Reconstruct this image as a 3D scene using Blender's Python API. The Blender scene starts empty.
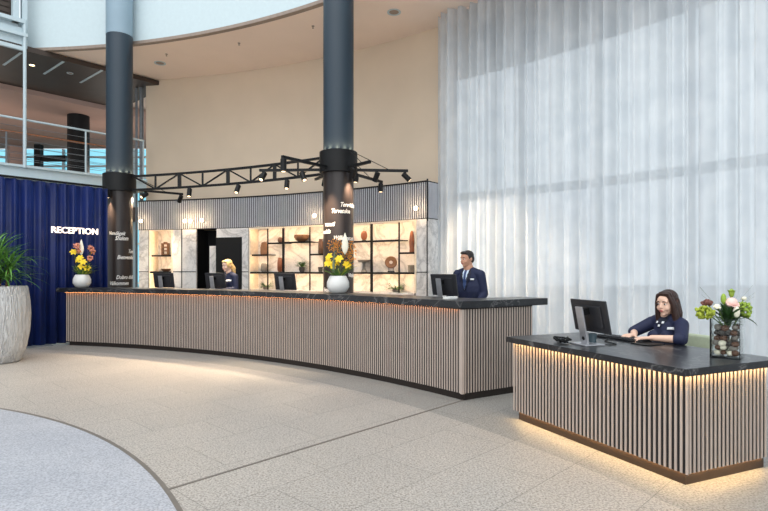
import bpy, math, random
from mathutils import Vector, Matrix
from mathutils.bvhtree import BVHTree
random.seed(7)
SC = bpy.context.scene
COL = SC.collection
PI = math.pi
# ------------------------------------------------------------------ camera
FPX, HOR, CAMZ = 548.66, 270.0, 1.4
cam = bpy.data.cameras.new('camera'); camo = bpy.data.objects.new('camera', cam); COL.objects.link(camo)
camo.location = (0, 0, CAMZ); camo.rotation_euler = (PI/2, 0, 0)
cam.sensor_fit = 'HORIZONTAL'; cam.sensor_width = 36.0; cam.lens = FPX/768*36
cam.shift_y = (HOR-255.5)/768; cam.clip_end = 300
SC.camera = camo
# ------------------------------------------------------------------ world, light, exposure
SC.view_settings.view_transform = 'Standard'; SC.view_settings.look = 'None'
SC.view_settings.exposure = 0.45; SC.view_settings.gamma = 1.0
try: SC.view_settings.use_curve_mapping = False
except Exception: pass
W = bpy.data.worlds.new('sky'); SC.world = W; W.use_nodes = True
bg = W.node_tree.nodes['Background']; bg.inputs[0].default_value = (.84, .93, 1.0, 1); bg.inputs[1].default_value = .92
SC.cycles.transparent_max_bounces = 32
def area(name, loc, rot, sx, sy, power, color):
    l = bpy.data.lights.new(name, 'AREA'); l.shape = 'RECTANGLE'; l.size = sx; l.size_y = sy; l.energy = power; l.color = color
    o = bpy.data.objects.new(name, l); COL.objects.link(o); o.location = loc; o.rotation_euler = rot
    return o
area('atrium_skylight', (-5, -1, 15), (0, 0, 0), 16, 16, 1250, (1, .97, .94))
area('added_hall_fill', (-3, -14, 4.2), (PI/2, 0, 0), 26, 8, 800, (1, .96, .92))  # added fill light behind the camera, lifts soffit, back wall and counter fronts
area('window_wall_daylight', (-8.536+21*math.cos(.50), -1.296+21*math.sin(.50), 4.5), (PI/2, 0, .50+PI/2), 13, 9, 270, (.92, .95, 1))
def spot_light(name, loc, d, power, angle=50, color=(1, .77, .52), blend=1.0, r=.04):
    l = bpy.data.lights.new(name, 'SPOT'); l.energy = power; l.color = color; l.spot_size = math.radians(angle)
    l.spot_blend = blend; l.shadow_soft_size = r
    o = bpy.data.objects.new(name, l); COL.objects.link(o); o.location = loc
    o.rotation_euler = Vector(d).to_track_quat('-Z', 'Y').to_euler()
    return o
SPOT_W = 240
UP_W = 60
LED_DESK, LED_FLOOR, LED_COUNTER, LED_SHELF = 30.0, 30.0, 8.0, 50.0
# ------------------------------------------------------------------ helpers
CX, CY = -8.536, -1.296                       # centre of the round hall
def ray(u, R):
    t = (u-384)/FPX; a = t*t+1; b = -2*(t*CX+CY); c = CX*CX+CY*CY-R*R
    y = (-b+math.sqrt(b*b-4*a*c))/(2*a); return t*y, y
def ang(u, R):
    x, y = ray(u, R); return math.atan2(y-CY, x-CX)
def pol(R, a, z=0): return Vector((CX+R*math.cos(a), CY+R*math.sin(a), z))
def pY(u, v, Y): return Vector(((u-384)/FPX*Y, Y, CAMZ-(v-HOR)*Y/FPX))
def pz(u, v, z):
    Y = (z-CAMZ)*FPX/(HOR-v); return Vector(((u-384)/FPX*Y, Y, z))
def lerp(a, b, t): return a+(b-a)*t

class MB:
    def __init__(s): s.v = []; s.f = []
    def add(s, vs, fs):
        k = len(s.v); s.v += [Vector(v) for v in vs]; s.f += [tuple(i+k for i in f) for f in fs]; return s
    def box(s, c, d, rz=0, M=None):
        R = Matrix.Rotation(rz, 3, 'Z') if M is None else M
        c = Vector(c); x, y, z = d[0]/2, d[1]/2, d[2]/2
        vs = [c+R@Vector((sx*x, sy*y, sz*z)) for sz in (-1, 1) for sx, sy in ((-1, -1), (1, -1), (1, 1), (-1, 1))]
        return s.add(vs, [(3, 2, 1, 0), (4, 5, 6, 7), (0, 1, 5, 4), (1, 2, 6, 5), (2, 3, 7, 6), (3, 0, 4, 7)])
    def bar(s, p, q, w, h=None):
        p, q = Vector(p), Vector(q); d = q-p; h = h or w
        X = d.normalized(); up = Vector((0, 0, 1))
        if abs(X.dot(up)) > .99: up = Vector((0, 1, 0))
        Yv = up.cross(X).normalized(); Z = X.cross(Yv)
        return s.box((p+q)/2, (d.length, w, h), M=Matrix((X, Yv, Z)).transposed())
    def tube(s, pts, r, n=8, cap=True):
        pts = [Vector(p) for p in pts]; rs = r if isinstance(r, (list, tuple)) else [r]*len(pts)
        vs = []; prev = None
        for i, p in enumerate(pts):
            t = (pts[min(i+1, len(pts)-1)]-pts[max(i-1, 0)]).normalized()
            if prev is None:
                up = Vector((0, 0, 1)) if abs(t.z) < .95 else Vector((1, 0, 0)); a = t.cross(up).normalized()
            else: a = (prev-t*prev.dot(t)).normalized()
            prev = a; b = t.cross(a)
            for k in range(n):
                w = 2*PI*k/n; vs.append(p+(a*math.cos(w)+b*math.sin(w))*rs[i])
        fs = []
        for i in range(len(pts)-1):
            for k in range(n):
                k2 = (k+1) % n; fs.append((i*n+k, i*n+k2, (i+1)*n+k2, (i+1)*n+k))
        if cap: fs += [tuple(range(n))[::-1], tuple((len(pts)-1)*n+k for k in range(n))]
        return s.add(vs, fs)
    def lathe(s, prof, c=(0, 0, 0), n=32, sx=1, sy=1, wob=None):
        c = Vector(c); vs = []; m = len(prof)
        for i, (r, z) in enumerate(prof):
            for k in range(n):
                w = 2*PI*k/n; rr = r+(wob(i, w) if wob else 0)
                vs.append(c+Vector((rr*math.cos(w)*sx, rr*math.sin(w)*sy, z)))
        fs = [(i*n+k, i*n+(k+1) % n, (i+1)*n+(k+1) % n, (i+1)*n+k) for i in range(m-1) for k in range(n)]
        fs += [tuple(range(n))[::-1], tuple((m-1)*n+k for k in range(n))]
        return s.add(vs, fs)
    def prism(s, poly, z0, z1):
        n = len(poly); vs = [(p[0], p[1], z0) for p in poly]+[(p[0], p[1], z1) for p in poly]
        fs = [tuple(range(n))[::-1], tuple(range(n, 2*n))]+[(i, (i+1) % n, n+(i+1) % n, n+i) for i in range(n)]
        return s.add(vs, fs)
    def arc(s, R0, R1, z0, z1, a0, a1, n=None):
        if a0 > a1: a0, a1 = a1, a0
        n = n or max(1, int((a1-a0)*R1/.15)); vs = []
        for i in range(n+1):
            a = lerp(a0, a1, i/n)
            vs += [pol(R0, a, z0), pol(R1, a, z0), pol(R1, a, z1), pol(R0, a, z1)]
        fs = [(0, 1, 2, 3), tuple(n*4+k for k in (3, 2, 1, 0))]
        for i in range(n):
            for k in range(4):
                k2 = (k+1) % 4; fs.append((i*4+k2, i*4+k, i*4+4+k, i*4+4+k2))
        return s.add(vs, fs)
    def ell(s, c, r, M=None, n=14, m=9):
        c = Vector(c); r = (r, r, r) if isinstance(r, (int, float)) else r; M = M or Matrix.Identity(3); vs = []
        vs.append(c+M@Vector((0, 0, -r[2])))
        for i in range(1, m):
            t = -PI/2+PI*i/m
            for k in range(n):
                w = 2*PI*k/n; vs.append(c+M@Vector((r[0]*math.cos(t)*math.cos(w), r[1]*math.cos(t)*math.sin(w), r[2]*math.sin(t))))
        vs.append(c+M@Vector((0, 0, r[2]))); L = len(vs)-1; fs = []
        for k in range(n):
            fs.append((0, 1+(k+1) % n, 1+k)); fs.append((L, L-n+k, L-n+(k+1) % n))
        for i in range(m-2):
            for k in range(n):
                a = 1+i*n+k; b = 1+i*n+(k+1) % n; fs.append((a, b, b+n, a+n))
        return s.add(vs, fs)
    def rc(s, p, q, r1, r2, n=14):           # round-ended tapered limb
        p, q = Vector(p), Vector(q)
        s.tube([p, q], [r1, r2], n); s.ell(p, r1, n=n); return s.ell(q, r2, n=n)
    def chain(s, pts, rs, n=14):
        for i in range(len(pts)-1): s.rc(pts[i], pts[i+1], rs[i], rs[i+1], n)
        return s
    def blade(s, p, az, el, L, w, droop=1.0, n=6, fold=.15):
        p = Vector(p); vs = []; cur = p.copy(); e = el; side = Vector((-math.sin(az), math.cos(az), 0))
        for i in range(n+1):
            t = i/n; ww = w*(math.sin(PI*min(1, .12+.88*t))**.7 if i < n else 0.02)/2
            d = Vector((math.cos(az)*math.cos(e), math.sin(az)*math.cos(e), math.sin(e)))
            nrm = side.cross(d)
            vs += [cur-side*ww-nrm*ww*fold*2, cur+nrm*0, cur+side*ww-nrm*ww*fold*2]
            cur = cur+d*L/n; e -= droop/n
        fs = []
        for i in range(n):
            a = i*3; fs += [(a, a+1, a+4, a+3), (a+1, a+2, a+5, a+4)]
        return s.add(vs, fs)
    def build(s, name, mat, parent=None, smooth=None, bevel=0, world=True, org=None):
        me = bpy.data.meshes.new(name)
        o_ = Vector(org) if org is not None else (parent_origin(parent) if (parent is not None and world) else Vector())
        me.from_pydata([tuple(v-o_) for v in s.v], [], s.f); me.validate(); me.update()
        return link_mesh(name, me, mat, parent, smooth, bevel)
def parent_origin(p):
    v = Vector()
    while p is not None: v += Vector(p.location); p = p.parent
    return v
def link_mesh(name, me, mat, parent=None, smooth=None, bevel=0):
    o = bpy.data.objects.new(name, me); COL.objects.link(o)
    if mat: me.materials.append(mat)
    if smooth is not None:
        me.polygons.foreach_set('use_smooth', [True]*len(me.polygons)); me.set_sharp_from_angle(angle=math.radians(smooth))
    if bevel:
        b = o.modifiers.new('bevel', 'BEVEL'); b.width = bevel; b.segments = 2; b.limit_method = 'ANGLE'
    if parent is not None: o.parent = parent
    return o
def tag(o, label, cat, group=None, kind=None):
    o['label'] = label; o['category'] = cat
    if group: o['group'] = group
    if kind: o['kind'] = kind
    return o
def thing(name, label, cat, loc=(0, 0, 0), rz=0, group=None, kind=None):
    o = bpy.data.objects.new(name, None); o.empty_display_size = .1; COL.objects.link(o)
    o.location = loc; o.rotation_euler = (0, 0, rz)
    return tag(o, label, cat, group, kind)
def struct(o):
    o['kind'] = 'structure'; return o
def copy_tree(o, loc, rz=None, label=None, group=None):
    def cp(x, par):
        c = x.copy(); COL.objects.link(c)
        if par is not None: c.parent = par
        for ch in list(x.children):
            if ch.type != 'LIGHT': cp(ch, c)
        return c
    r = cp(o, None); r.location = loc
    if rz is not None: r.rotation_euler = (0, 0, rz)
    if label: r['label'] = label
    if group: r['group'] = group
    return r
# ------------------------------------------------------------------ materials
def nt(name):
    m = bpy.data.materials.new(name); m.use_nodes = True
    t = m.node_tree; return m, t, t.nodes['Principled BSDF']
def srgb(c):
    return tuple((x/255/12.92 if x/255 <= .04045 else ((x/255+.055)/1.055)**2.4) for x in c)+(1,)
def ramp(t, fac, stops):
    r = t.nodes.new('ShaderNodeValToRGB'); e = r.color_ramp.elements
    while len(e) < len(stops): e.new(.5)
    for i, (p, c) in enumerate(stops): e[i].position = p; e[i].color = c
    t.links.new(fac, r.inputs[0]); return r.outputs[0]
def noise(t, vec, scale, detail=3, dist=0, rough=.5):
    n = t.nodes.new('ShaderNodeTexNoise'); n.inputs['Scale'].default_value = scale; n.inputs['Detail'].default_value = detail
    n.inputs['Distortion'].default_value = dist; n.inputs['Roughness'].default_value = rough
    if vec is not None: t.links.new(vec, n.inputs['Vector'])
    return n.outputs[0]
def coord(t, kind='Object'):
    if kind == 'World': return t.nodes.new('ShaderNodeNewGeometry').outputs['Position']
    return t.nodes.new('ShaderNodeTexCoord').outputs[kind]
def mixc(t, fac, a, b, mode='MIX'):
    m = t.nodes.new('ShaderNodeMix'); m.data_type = 'RGBA'; m.blend_type = mode
    if isinstance(fac, (int, float)): m.inputs[0].default_value = fac
    else: t.links.new(fac, m.inputs[0])
    for i, x in ((6, a), (7, b)):
        if isinstance(x, tuple): m.inputs[i].default_value = x
        else: t.links.new(x, m.inputs[i])
    return m.outputs[2]
def math_(t, op, a, b=None):
    m = t.nodes.new('ShaderNodeMath'); m.operation = op
    for i, x in ((0, a), (1, b)):
        if x is None: continue
        if isinstance(x, (int, float)): m.inputs[i].default_value = x
        else: t.links.new(x, m.inputs[i])
    return m.outputs[0]
def bump(t, b, h, strength=.3, dist=.01):
    n = t.nodes.new('ShaderNodeBump'); n.inputs['Strength'].default_value = strength; n.inputs['Distance'].default_value = dist
    t.links.new(h, n.inputs['Height']); t.links.new(n.outputs[0], b.inputs['Normal'])
def pm(name, rgb, rough=.5, metal=0, var=.10, scale=14, bmp=0, spec=.5, sheen=0):
    m, t, b = nt(name); c = srgb(rgb); n = noise(t, coord(t), scale)
    lo = tuple(max(0, x*(1-var)) for x in c[:3])+(1,); hi = tuple(min(1, x*(1+var)) for x in c[:3])+(1,)
    t.links.new(ramp(t, n, [(.3, lo), (.7, hi)]), b.inputs['Base Color'])
    b.inputs['Roughness'].default_value = rough; b.inputs['Metallic'].default_value = metal
    b.inputs['Specular IOR Level'].default_value = spec
    if sheen: b.inputs['Sheen Weight'].default_value = sheen; b.inputs['Sheen Tint'].default_value = (.12, .25, .9, 1)
    if bmp: bump(t, b, n, bmp)
    return m
def glow(name, rgb, strength):
    m, t, b = nt(name); c = srgb(rgb)
    n = noise(t, coord(t), 3); t.links.new(ramp(t, n, [(0, tuple(x*.96 for x in c[:3])+(1,)), (1, c)]), b.inputs['Emission Color'])
    b.inputs['Base Color'].default_value = c; b.inputs['Emission Strength'].default_value = strength; return m
def marble(name, base, vein, scale, rough, lo=.012, kind='Object', warp=1.6):
    m, t, b = nt(name); co = coord(t, kind)
    n1 = noise(t, co, scale, 6, warp, .55); n2 = noise(t, co, scale*2.7, 5, warp, .6)
    v1 = math_(t, 'ABSOLUTE', math_(t, 'SUBTRACT', n1, .5)); v2 = math_(t, 'ABSOLUTE', math_(t, 'SUBTRACT', n2, .5))
    c1 = ramp(t, v1, [(0, srgb(vein)), (lo, srgb(tuple(lerp(vein[i], base[i], .55) for i in range(3)))), (lo*3.5, srgb(base))])
    c2 = ramp(t, v2, [(0, srgb(tuple(lerp(vein[i], base[i], .5) for i in range(3)))), (lo*.8, srgb(base))])
    t.links.new(mixc(t, .5, c1, c2), b.inputs['Base Color']); b.inputs['Roughness'].default_value = rough
    return m
M = {}
M['slat'] = pm('taupe_slat', (184, 168, 157), .42, 0, .05, 6)
M['slat_wall'] = pm('grey_blue_slat', (186, 187, 193), .45, 0, .05, 6)
M['slat_gap'] = pm('dark_slat_backing', (22, 19, 19), .75)
M['plinth'] = pm('plinth_metal', (40, 32, 28), .32, .3)
M['plinth_desk'] = pm('bronze_plinth_metal', (58, 44, 34), .45, .1)
M['marble_black'] = marble('black_veined_marble', (26, 27, 31), (150, 148, 146), 1.3, .28, .006, 'World', 2.0)
M['marble_white'] = marble('white_veined_marble', (226, 222, 218), (130, 126, 126), 1.1, .3, .02, 'World', 1.8)
M['black'] = pm('black_metal', (13, 13, 14), .5, 0, .1, 14, 0, .3)
M['blackgloss'] = pm('black_plastic', (24, 24, 27), .3)
M['screenback'] = pm('monitor_back_plastic', (38, 38, 42), .4)
M['silver'] = pm('brushed_silver', (190, 190, 194), .35, .75)
M['white'] = pm('white_paint', (200, 215, 219), .6, 0, .02)
M['steel'] = pm('painted_steel', (188, 204, 210), .5, 0, .03)
M['grey_steel'] = pm('grey_steel', (120, 124, 128), .45, .3)
M['peach'] = pm('soffit_plaster', (246, 228, 214), .75, 0, .015, 2)
M['beige'] = pm('beige_plaster', (216, 197, 174), .75, 0, .025, 1.5)
M['tan_lip'] = pm('tan_lip', (150, 134, 122), .6)
M['darkbrown'] = pm('dark_brown_panel', (62, 50, 42), .55, 0, .12, 3)
M['pink'] = pm('pinkish_plaster', (186, 156, 144), .8, 0, .04, 1)
M['shaft'] = pm('blue_grey_column_paint', (38, 53, 65), .45, 0, .04, 2)
M['shaft_top'] = pm('pale_column_paint', (138, 160, 174), .5, 0, .03, 2)
M['clad'] = pm('dark_brown_column_cladding', (44, 36, 34), .36, .1, .08, 3)
M['letter'] = pm('white_lettering', (238, 234, 228), .5, 0, .02)
M['sign'] = glow('lit_sign_letters', (255, 232, 214), 1.5)
M['bulb'] = glow('lit_bulb', (255, 224, 180), 7)
M['lens'] = glow('lit_spot_lens', (255, 222, 180), 2.5)
M['down'] = glow('lit_downlight', (255, 210, 150), 8)
M['led_desk'] = glow('led_strip_desk', (255, 212, 148), LED_DESK)
M['led_floor'] = glow('led_strip_floor', (255, 212, 148), LED_FLOOR)
M['led_counter'] = glow('led_strip_counter', (255, 170, 105), LED_COUNTER)
M['led_shelf'] = glow('led_strip_shelf', (255, 214, 165), LED_SHELF)
M['wood_frame'] = pm('pale_lit_frame', (232, 218, 196), .5)
M['orange_wood'] = pm('orange_wood_rail', (170, 104, 58), .45)
M['skin'] = pm('skin', (236, 194, 170), .5, 0, .04, 20)
M['skin_m'] = pm('skin_tan', (200, 148, 120), .5, 0, .04, 20)
M['lip'] = pm('lips', (176, 92, 88), .45)
M['eye'] = pm('eye_white', (232, 228, 224), .3, 0, .01)
M['iris'] = pm('dark_iris', (34, 24, 18), .25)
M['hair_dark'] = pm('dark_brown_hair', (52, 30, 24), .45, 0, .25, 60, .4)
M['hair_short'] = pm('short_dark_hair', (38, 28, 24), .5, 0, .25, 60, .4)
M['hair_blond'] = pm('blonde_hair', (222, 184, 122), .45, 0, .2, 60, .4)
M['navy'] = pm('navy_suit_cloth', (25, 33, 64), .75, 0, .10, 40, .1)
M['navy2'] = pm('navy_blouse_cloth', (24, 31, 64), .7, 0, .10, 40, .1)
M['navy_dark'] = pm('dark_navy_cloth', (18, 22, 44), .7)
M['tie'] = pm('blue_tie', (44, 66, 110), .5)
M['shirt'] = pm('pale_blue_shirt', (206, 220, 236), .6)
M['badge'] = pm('white_badge', (236, 238, 240), .4)
M['trouser'] = pm('dark_trousers', (22, 24, 36), .75)
M['shoe'] = pm('black_shoe', (16, 15, 15), .3)
M['ceramic'] = pm('white_ceramic', (226, 224, 220), .35, 0, .03)
M['leaf'] = pm('green_leaf', (74, 112, 44), .5, 0, .3, 9)
M['leaf_dark'] = pm('dark_green_leaf', (56, 88, 46), .45, 0, .3, 9)
M['palm'] = pm('palm_leaf', (86, 134, 54), .45, 0, .35, 5)
M['yellowgreen'] = pm('yellow_green_florets', (156, 168, 52), .6, 0, .25, 20)
M['yellow'] = pm('yellow_petals', (244, 208, 34), .5, 0, .1, 20)
M['orange'] = pm('orange_florets', (204, 132, 46), .55, 0, .2, 20)
M['pinkish'] = pm('pink_orange_petals', (226, 150, 130), .55, 0, .15, 20)
M['rose'] = pm('pale_pink_petals', (244, 206, 196), .55, 0, .08, 20)
M['cream'] = pm('cream_petals', (242, 236, 214), .55, 0, .06, 20)
M['brown_flower'] = pm('brown_red_florets', (120, 74, 64), .7, 0, .2, 30)
M['green_bud'] = pm('pale_green_bud', (146, 172, 62), .5, 0, .12, 20)
M['spike'] = pm('grey_green_spike', (110, 120, 90), .6)
M['stem'] = pm('green_stem', (84, 110, 50), .6)
M['trunk'] = pm('brown_stem', (96, 74, 48), .8)
M['soil'] = pm('soil', (50, 38, 30), .95, 0, .3, 40, .6)
M['brownwood'] = pm('brown_wood', (118, 82, 54), .55, 0, .25, 9, .2)
M['amber'] = pm('amber_glaze', (134, 78, 48), .35, 0, .15, 9)
M['brownclay'] = pm('brown_clay', (98, 68, 50), .5, 0, .2, 9)
M['greystone'] = pm('grey_stone', (128, 122, 114), .7, 0, .2, 12, .3)
M['darkclay'] = pm('dark_clay', (66, 62, 58), .6, 0, .2, 12)
M['chair_green'] = pm('pale_green_fabric', (188, 198, 172), .8, 0, .05, 30)
M['paper'] = pm('white_paper', (230, 230, 226), .7, 0, .02)
M['teal_cup'] = pm('dark_teal_cup', (70, 88, 96), .35)
M['brass'] = pm('lamp_socket', (150, 120, 80), .4, .6)
# floor
def floor_mat():
    m, t, b = nt('terrazzo_tiles'); co = coord(t, 'World')
    mp = t.nodes.new('ShaderNodeMapping'); t.links.new(co, mp.inputs[0]); mp.inputs['Rotation'].default_value = (0, 0, math.radians(-46)); mp.inputs['Location'].default_value = (.21, .04, 0)
    br = t.nodes.new('ShaderNodeTexBrick'); t.links.new(mp.outputs[0], br.inputs['Vector'])
    br.inputs['Scale'].default_value = 1; br.inputs['Brick Width'].default_value = .90; br.inputs['Row Height'].default_value = .60
    br.inputs['Mortar Size'].default_value = .0035; br.inputs['Mortar Smooth'].default_value = .2; br.offset = .5
    br.inputs['Color1'].default_value = srgb((204, 198, 192)); br.inputs['Color2'].default_value = srgb((198, 192, 186)); br.inputs['Mortar'].default_value = srgb((160, 157, 152))
    vo = t.nodes.new('ShaderNodeTexVoronoi'); vo.inputs['Scale'].default_value = 150; t.links.new(co, vo.inputs['Vector'])
    sp = ramp(t, vo.outputs['Color'], [(.08, srgb((150, 148, 144))), (.30, srgb((236, 235, 233))), (.75, srgb((248, 247, 245))), (.95, srgb((204, 200, 194)))])
    c = mixc(t, .8, br.outputs[0], sp, 'MULTIPLY')
    n = noise(t, co, 70, 4); c = mixc(t, .65, c, ramp(t, n, [(.38, srgb((156, 153, 148))), (.58, srgb((255, 255, 255)))]), 'MULTIPLY')
    big = noise(t, co, .7, 3); c = mixc(t, .5, c, ramp(t, big, [(.35, srgb((232, 232, 232))), (.65, srgb((255, 252, 248)))]), 'MULTIPLY')
    # slightly darker, cooler tint along the long counter
    sx = t.nodes.new('ShaderNodeVectorMath'); sx.operation = 'DISTANCE'; t.links.new(co, sx.inputs[0]); sx.inputs[1].default_value = (CX, CY, 0)
    d = sx.outputs['Value']; msk = math_(t, 'GREATER_THAN', d, 11.22)
    c = mixc(t, msk, c, mixc(t, 1.0, c, srgb((222, 226, 228)), 'MULTIPLY'))
    t.links.new(c, b.inputs['Base Color']); b.inputs['Roughness'].default_value = .42; b.inputs['Specular IOR Level'].default_value = .35
    return m
M['floor'] = floor_mat()
def disc_mat():
    m, t, b = nt('blue_grey_terrazzo'); co = coord(t, 'World')
    n = noise(t, co, 75, 4); n2 = noise(t, co, 1.6, 3)
    c = ramp(t, n, [(.35, srgb((148, 149, 155))), (.6, srgb((188, 189, 194)))])
    c = mixc(t, .5, c, ramp(t, n2, [(.35, srgb((228, 230, 234))), (.65, srgb((255, 255, 255)))]), 'MULTIPLY')
    t.links.new(c, b.inputs['Base Color']); b.inputs['Roughness'].default_value = .5; return m
M['disc'] = disc_mat()
M['seam'] = pm('dark_floor_joint', (112, 105, 98), .5)
def sheer_mat():
    m, t, b = nt('sheer_voile'); co = coord(t, 'World')
    out = t.nodes['Material Output']; t.nodes.remove(b)
    dif = t.nodes.new('ShaderNodeBsdfDiffuse'); tr = t.nodes.new('ShaderNodeBsdfTranslucent'); tp = t.nodes.new('ShaderNodeBsdfTransparent')
    n = noise(t, co, 3, 2); col = ramp(t, n, [(.3, srgb((220, 224, 228))), (.7, srgb((236, 238, 240)))])
    t.links.new(col, dif.inputs[0]); t.links.new(col, tr.inputs[0]); tp.inputs[0].default_value = (.97, .985, 1, 1)
    a = t.nodes.new('ShaderNodeMixShader'); a.inputs[0].default_value = .55; t.links.new(dif.outputs[0], a.inputs[1]); t.links.new(tr.outputs[0], a.inputs[2])
    lw = t.nodes.new('ShaderNodeLayerWeight'); lw.inputs[0].default_value = .35
    op = ramp(t, lw.outputs['Facing'], [(.0, (.19, .19, .19, 1)), (.7, (.02, .02, .02, 1))])
    c = t.nodes.new('ShaderNodeMixShader'); t.links.new(op, c.inputs[0]); t.links.new(a.outputs[0], c.inputs[1]); t.links.new(tp.outputs[0], c.inputs[2])
    t.links.new(c.outputs[0], out.inputs[0]); return m
M['sheer'] = sheer_mat()
M['velvet'] = pm('blue_velvet', (2, 22, 78), .5, 0, .25, 2.5, 0, .4, .25)
def glass_pane(name, tint):
    m, t, b = nt(name); out = t.nodes['Material Output']; t.nodes.remove(b)
    tp = t.nodes.new('ShaderNodeBsdfTransparent'); gl = t.nodes.new('ShaderNodeBsdfGlossy'); gl.inputs['Roughness'].default_value = .03
    n = noise(t, coord(t, 'World'), .4, 2); t.links.new(ramp(t, n, [(.3, tint), (.7, tuple(min(1, x*1.1) for x in tint[:3])+(1,))]), tp.inputs[0])
    fr = t.nodes.new('ShaderNodeFresnel'); fr.inputs[0].default_value = 1.25
    a = t.nodes.new('ShaderNodeMixShader'); t.links.new(fr.outputs[0], a.inputs[0]); t.links.new(tp.outputs[0], a.inputs[1]); t.links.new(gl.outputs[0], a.inputs[2])
    t.links.new(a.outputs[0], out.inputs[0]); return m
M['facade_glass'] = glass_pane('facade_glass', (.55, .82, .88, 1))
M['clear_glass'] = glass_pane('clear_glass', (.96, .98, .97, 1))
def planter_mat():
    m, t, b = nt('ridged_grey_planter'); co = coord(t)
    mp = t.nodes.new('ShaderNodeMapping'); mp.inputs['Scale'].default_value = (1.6, 1.6, .14); t.links.new(co, mp.inputs[0])
    n = noise(t, mp.outputs[0], 26, 2, .8)
    t.links.new(ramp(t, n, [(.35, srgb((184, 183, 181))), (.6, srgb((210, 209, 207)))]), b.inputs['Base Color'])
    b.inputs['Roughness'].default_value = .6; bump(t, b, n, 1.0, .06); return m
M['planter'] = planter_mat()

# ================================================================== THE HALL
o = MB().box((0, 10, -.05), (80, 80, .1)).build('floor', M['floor']); struct(o)
DC, DR = Vector((-6.264, .085, 0)), 5.95
o = MB().lathe([(DR-.016, 0), (DR-.016, .004)], DC, 160).build('floor_inlay', M['disc']); struct(o)
mb = MB(); n = 160
for z in (0, .005): mb.v += [DC+Vector((r*math.cos(2*PI*k/n), r*math.sin(2*PI*k/n), z)) for r in (DR-.016, DR+.016) for k in range(n)]
for k in range(n):
    k2 = (k+1) % n; mb.f += [(2*n+k, 3*n+k, 3*n+k2, 2*n+k2), (n+k, n+k2, 3*n+k2, 3*n+k), (k, 2*n+k, 2*n+k2, k2)]
struct(mb.build('trim_1', M['seam']))
s0, s1 = Vector((-1.98, 2.83, .001)), Vector((.8615, 5.909, .001)); s0 = Vector((-1.381, 3.491, .001))+(Vector((-1.381, 3.491, 0))-Vector((.8615, 5.909, 0))).normalized()*.12
struct(MB().bar(s0, s1, .022, .005).build('trim_2', M['seam']))
# beige curved wall, soffit, white parapet
ZS = 6.281
struct(MB().arc(15.634, 15.95, 0, ZS, 1.4169, .896).build('wall_back', M['beige'], smooth=30))
struct(MB().arc(13.53, 18.2, ZS, ZS+.2, 1.62, .15).build('ceiling', M['peach'], smooth=30))
struct(MB().arc(13.51, 13.66, 6.33, 9.6, 1.5283, .15).build('wall_upper', M['white'], smooth=30))
struct(MB().arc(13.49, 13.60, 6.265, 6.33, 1.5283, .15).build('trim_3', M['tan_lip'], smooth=30))
# the gallery: bridge, railings, ceilings, glazed facade
G0 = Vector((-6.67, 13.1, 0)); GD = Vector((.669, .743, 0)); GN = Vector((-.743, .669, 0))
def gp(s, n, z): return G0+GD*s+GN*n+Vector((0, 0, z))
def gbox(mb, s0, s1, n0, n1, z0, z1):
    return mb.prism([gp(s0, n0, 0)[:2], gp(s1, n0, 0)[:2], gp(s1, n1, 0)[:2], gp(s0, n1, 0)[:2]], z0, z1)
br = thing('gallery_bridge', 'pale steel gallery bridge above the blue curtain', 'bridge', gp(-1, 0, 3.3), kind='structure')
mb = MB(); gbox(mb, -8, 1.0, .06, 1.4, 3.38, 3.64); mb.build('deck', M['steel'], br)
mb = MB(); gbox(mb, -8, 1.0, -.02, .06, 3.36, 3.66); gbox(mb, -8, 1.0, -.08, -.02, 3.36, 3.39); gbox(mb, -8, 1.0, -.08, -.02, 3.61, 3.66); mb.build('edge_beam', M['steel'], br)
SP = -1.666
def railing(nm, lab, n, zt, posts, wood):
    r = thing(nm, lab, 'railing', gp(-1, n, 3.64), kind='structure')
    MB().tube([gp(-8, n, zt), gp(.95, n, zt)], .024, 8).build('handrail', M['orange_wood'] if wood else M['steel'], r, smooth=40)
    for s in posts: MB().tube([gp(s, n, 3.66), gp(s, n, zt-.02)], .02, 8).build('post', M['steel'] if not wood else M['grey_steel'], r, smooth=40)
    for k in range(6):
        z = 3.76+k*.145; MB().tube([gp(-8, n, z), gp(.95, n, z)], .005, 5).build('wire', M['grey_steel'], r)
    return r
railing('gallery_railing', 'pale steel railing along the near edge of the gallery bridge', 0.0, 4.65, (-6, -4.2, SP, -.42, .93), False)
railing('gallery_railing', 'orange wooden handrail on the far edge of the gallery bridge', 1.42, 4.65, (-5.5, -3.6, -1.65, .1, .93), True)
pp = gp(SP, -.06, 0)
struct(MB().tube([pp+Vector((0, 0, 3.6)), pp+Vector((0, 0, 6.8))], .035, 10).build('gallery_post', M['steel'], smooth=40))
mb = MB(); gbox(mb, -9, 1.55, 0, 2.85, 6.15, 6.26); struct(mb.build('ceiling_gallery', M['darkbrown']))
for a_, b_ in (((3.5, 65.1), (21, 52.8)), ((44, 74), (63.4, 61.6)), ((80.3, 82.7), (102, 70.4))):
    p0, p1 = pz(*a_, 6.145), pz(*b_, 6.145)
    tag(MB().bar(p0, p1, .05, .014).build('ceiling_slot', M['steel']), 'pale slot diffuser across the dark gallery ceiling', 'vent', 'slot diffusers in the gallery ceiling')
FY = 20.9
mb = MB(); mb.prism([gp(-14, 2.85, 0)[:2], gp(4, 2.85, 0)[:2], (-5.0, FY), (-32, FY)], 6.02, 6.26); struct(mb.build('ceiling_inner', M['pink']))
fa = thing('window_1', 'glazed facade far behind the gallery bridge', 'window', (-12, FY, 0), kind='structure')
MB().box((-18.5, FY+.01, 3.0), (27, .02, 6.0)).build('glass_pane', M['facade_glass'], fa)
mb = MB()
for k in range(30): mb.box((-32+k*.9, FY, 3.0), (.06, .12, 6.0))
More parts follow.
